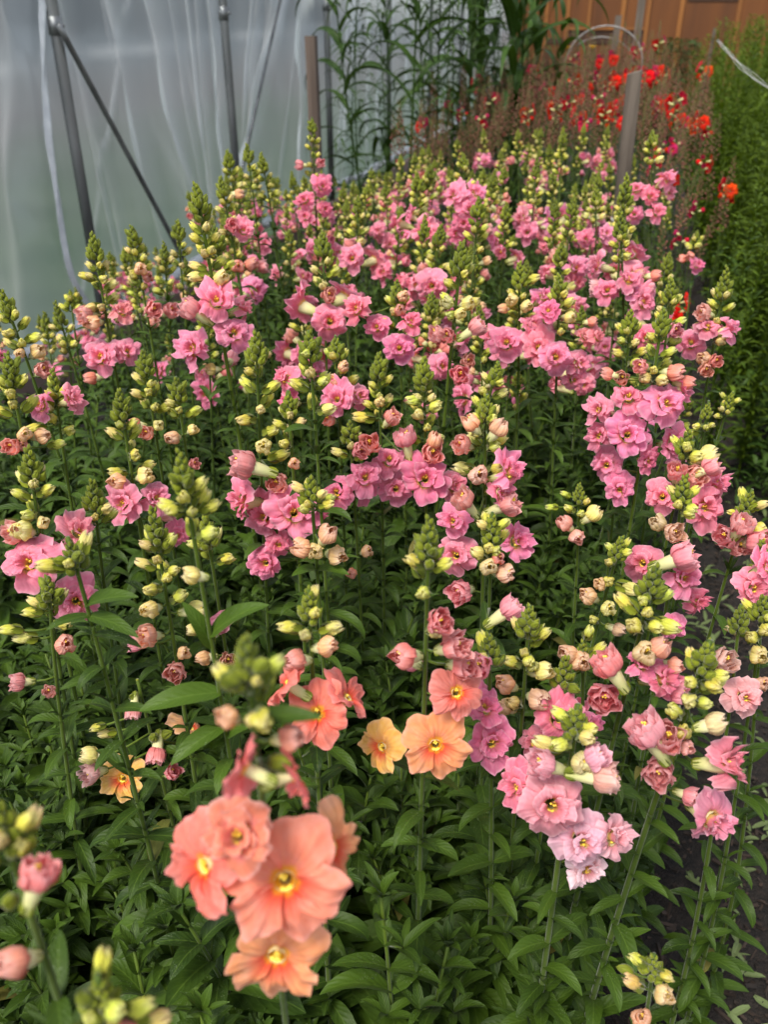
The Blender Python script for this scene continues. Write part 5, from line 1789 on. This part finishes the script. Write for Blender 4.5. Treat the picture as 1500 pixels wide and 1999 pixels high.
def corn(rg, Hs, wide):
    root = bpy.data.objects.new('tall_strap_plant' if wide else 'tall_wiry_plant', None)
    COL.objects.link(root)
    mb = MB()
    st = Stem([(0, 0, 0), (rg.uniform(-.04, .04), rg.uniform(-.03, .03), Hs * .5), (rg.uniform(-.12, .12), rg.uniform(-.1, .1), Hs)], 24)
    n = 14
    mb.tube([st.at(st.len * i / n)[0] for i in range(n + 1)], [(.0075 if wide else .004) * (1.1 - .7 * i / n) for i in range(n + 1)], 0, 7)
    link('stalk', mb.mesh('stalk', [M_CORN]), root, Matrix.Identity(4))
    mb = MB()
    az = rg.uniform(0, 6)
    if wide:
        k = 0
        s = .12
        while s < st.len - .02:
            p, t = st.at(s)
            az += PI + rg.uniform(-.5, .5)
            strap(mb, p, az, rg.uniform(.36, .64), rg.uniform(.017, .034), rg.uniform(.9, 1.25), rg.uniform(1.9, 3.0), rg)
            s += rg.uniform(.065, .11)
    else:
        s = .25
        while s < st.len:
            p, t = st.at(s)
            az += 2.2
            q = p + Vector((math.cos(az), math.sin(az), 1.1)) * rg.uniform(.05, .16)
            mb.tube([p, q], .0016, 0, 4)
            for z in range(4):
                strap(mb, p.lerp(q, (z + 1) / 4), az + z * 1.9, rg.uniform(.07, .16), rg.uniform(.004, .008), rg.uniform(.2, .9), rg.uniform(1.2, 2.4), rg, 8)
            s += rg.uniform(.045, .08)
    link('blades', mb.mesh('blades', [M_CORN]), root, Matrix.Identity(4))
    return root


CORNP = [(1, corn(rp, 1.85, True)) for _ in range(4)] + [(0, corn(rp, 1.75, False)) for _ in range(3)]
spots = [(700, 4.5, 4), (735, 4.9, 0), (752, 4.35, 4), (775, 5.2, 5), (800, 4.6, 1), (815, 5.4, 6), (842, 4.5, 5), (868, 5.0, 2), (885, 4.4, 4), (905, 5.5, 3), (935, 4.9, 6), (955, 5.4, 0), (980, 4.7, 2), (1000, 5.8, 1), (1020, 5.2, 5), (1050, 6.3, 3), (1075, 5.3, 4), (860, 6.2, 0), (930, 6.6, 1), (1008, 6.8, 2), (786, 6.0, 3), (1098, 4.9, 0), (945, 4.5, 5), (975, 5.0, 6), (1035, 5.6, 5), (1050, 5.0, 2)]
for k, (px, yy, i) in enumerate(spots):
    p = on_y(px, 200, yy)
    lab = ('broad strap leaved green plant' if i < 4 else 'wiry narrow leaved green plant') + ', %s along the tall clump from the plastic' % ORD[min(k, 31)]
    sc = rr.uniform(.9, 1.05) if px < 1060 else .66
    plant(CORNP, i, p.x - .02 + rr.uniform(-.1, .1), yy, sc, rr.uniform(0, 6.3), rr.uniform(0, .16), lab, 'plant', 'tall green plants behind the flowers')


# ================================================================== THE GREEN BED BEYOND THE PATH
def feather(rg, Hs):
    root = bpy.data.objects.new('feathery_green_plant', None)
    COL.objects.link(root)
    mb, lv = MB(), MB()
    for stx in range(3):
        o = Vector((rg.uniform(-.05, .05), rg.uniform(-.05, .05), 0))
        hh = Hs * rg.uniform(.8, 1)
        st = Stem([o * .3, o * .8 + Vector((0, 0, hh * .5)), o * 1.6 + Vector((0, 0, hh))], 24)
        n = 10
        mb.tube([st.at(st.len * i / n)[0] for i in range(n + 1)], [.0032 * (1.1 - .8 * i / n) for i in range(n + 1)], 0, 5)
        s, az = .10, rg.uniform(0, 6)
        while s < st.len:
            p, t = st.at(s)
            f = s / st.len
            for q in range(3):
                az += 2.4
                Lf = rg.uniform(.05, .10) * (1.1 - .72 * f)
                put_leaf(lv, p, az, Lf, Lf * rg.uniform(.10, .17), rg.uniform(.3, 1.0), rg.uniform(.2, 1.0), rg, 0, nv=5)
            s += .021
        p, t = st.at(st.len)
        for k in range(14):
            lv.blob(p + Vector((rg.uniform(-.015, .015), rg.uniform(-.015, .015), rg.uniform(-.05, .01))), rg.uniform(.0018, .0032), 0, 5, 3, 1.0)
    link('stems', mb.mesh('stems', [M_FEATHER]), root, Matrix.Identity(4))
    link('foliage', lv.mesh('foliage', [M_FEATHER]), root, Matrix.Identity(4))
    return root


FE = [(0, feather(rp, 1.0)) for _ in range(5)]
nf = 0
rows_f = [(.45, 2.5), (.58, 2.1), (.72, 2.0), (.88, 2.3), (1.04, 2.6)]
kcol = 0
for cx, ys in rows_f:
    kcol += 1
    yy = ys
    k = 0
    while yy < 8.6:
        h = 1.18 + .14 * rr.random()
        if cx < .5:
            h *= .80 if yy < 4.5 else .93
        if yy < 2.9:
            h *= .62 + .30 * (yy - 1.9)
        if rr.random() < .22:
            yy += .16
            continue
        k += 1
        h *= rr.uniform(.86, 1.04)
        lab = 'feathery bright green plant beyond the soil path, in the %s file from it' % ORD[kcol - 1]
        plant(FE, rr.randrange(5), cx + .30 * .0 + rr.uniform(-.05, .05), yy + rr.uniform(-.05, .05), h, rr.uniform(0, 6.3), rr.uniform(0, .08), lab, 'plant', 'feathery green plants beyond the path, %s file' % ORD[kcol - 1])
        nf += 1
        yy += .145 + .03 * (yy - 1.9)
# single light spike standing forward
T = at_depth(1490, 362, 1.95)
plant(FE, 0, T.x, T.y, T.z, 1, 0, 'tall thin bright green spire standing alone nearest the path', 'plant', 'feathery green plants beyond the path')
print('feather', nf)

# shrub before the wooden wall
def shrub(label, x, y, h, w):
    root = bpy.data.objects.new('dark_shrub', None)
    COL.objects.link(root)
    root.location = (x, y, 0)
    tag(root, label, 'shrub')
    mb, tr = MB(), MB()
    for k in range(14):
        an = k * 2.4
        e = Vector((math.cos(an) * w * .5 * rr.random(), math.sin(an) * w * .5 * rr.random(), h * rr.uniform(.5, .95)))
        tr.tube([(0, 0, 0), e * .5 + Vector((0, 0, .1)), e], [.012, .007, .003], 0, 5)
    for k in range(1500):
        a, b = rr.uniform(0, 6.3), rr.random() ** .4
        c = Vector((math.cos(a) * w / 2 * b, math.sin(a) * w / 2 * b, h * (.08 + .92 * rr.random() ** .8)))
        c.x *= 1.1 - .6 * (c.z / h) ** 2
        c.y *= 1.1 - .6 * (c.z / h) ** 2
        put_leaf(mb, c, rr.uniform(0, 6.3), rr.uniform(.04, .08), .014, rr.uniform(-.3, 1), .6, rr, 0, nv=4)
    link('branches', tr.mesh('branches', [M_SHRUB]), root, Matrix.Identity(4))
    link('foliage', mb.mesh('foliage', [M_SHRUB]), root, Matrix.Identity(4))


p = on_y(1318, 150, 11.0)
shrub('dark bushy shrub at the foot of the wooden wall between the two beds', p.x, 11.0, 1.0, .8)
p = on_y(1268, 200, 9.5)
shrub('lower dark shrub at the path end before the wooden wall', p.x, 9.5, .55, .9)


# ================================================================== THE PATH: CHIPS, WEEDS, WILTED LEAVES
def chips():
    mb = MB()
    rr = random.Random(17)
    for k in range(8000):
        y = .45 + 5.2 * rr.random() ** 1.9
        x = rr.uniform(.00, .62) if k % 4 else rr.uniform(.3, 1.2)
        l, w, t = rr.uniform(.004, .008) + .022 * rr.random() ** 3, rr.uniform(.0018, .0060), rr.uniform(.0015, .004)
        M = Matrix.Translation((x, y, rr.uniform(.0, .014))) @ Matrix.Rotation(rr.uniform(0, 6.3), 4, 'Z') @ Matrix.Rotation(rr.uniform(-.5, .5), 4, 'Y') @ Matrix.Rotation(rr.uniform(-.4, .4), 4, 'X')
        mb.box((-l / 2, -w / 2, -t / 2), (l / 2, w / 2, t / 2), 0, M, rr.random())
    tag(link('bark_mulch', mb.mesh('bark_mulch', [M_CHIP], False)), kind='stuff')


chips()


def clutter(name, mat, n, region, size, seed, el, zr, wr=.2):
    mb = MB()
    rr = random.Random(seed)
    for k in range(n):
        x, y, r = region(rr)
        az = rr.uniform(0, 6.3)
        for q in range(rr.choice((2, 3, 5))):
            Lf = rr.uniform(*size)
            put_leaf(mb, Vector((x + rr.uniform(-r, r), y + rr.uniform(-r, r), rr.uniform(*zr))), az + q * 1.9, Lf, Lf * rr.uniform(wr * .7, wr * 1.4), rr.uniform(*el), rr.uniform(-.3, 1.6), rr, 0, nv=6)
    tag(link(name, mb.mesh(name, [mat])), kind='stuff')


clutter('wilted_leaves', M_WILT, 150, lambda r: (min(.62, max(.17, r.gauss(.37, .07))), .5 + 2.0 * r.random() ** 1.4, .02), (.012, .042), 3, (-.1, .6), (.008, .03), .16)
clutter('weeds', M_WEED, 900, lambda r: (r.uniform(.42, .80), 2.25 + 2.6 * r.random() ** 1.2, .03), (.02, .06), 4, (.1, 1.2), (.01, .16), .2)
clutter('low_green_leaves', M_WEED, 700, lambda r: (r.uniform(.44, 1.1), 2.35 + 2.2 * r.random(), .04), (.03, .075), 6, (.1, 1.2), (.03, .30), .2)
clutter('edge_leaves', M_LEAF, 140, lambda r: (r.uniform(.0, .09), .6 + 3.0 * r.random(), .03), (.03, .06), 8, (.0, .9), (.02, .16), .16)
clutter('grass', M_WEED, 260, lambda r: (r.uniform(WX + .17, WX + .40), .9 + 4.0 * r.random(), .03), (.03, .10), 12, (.3, 1.3), (.01, .05), .08)
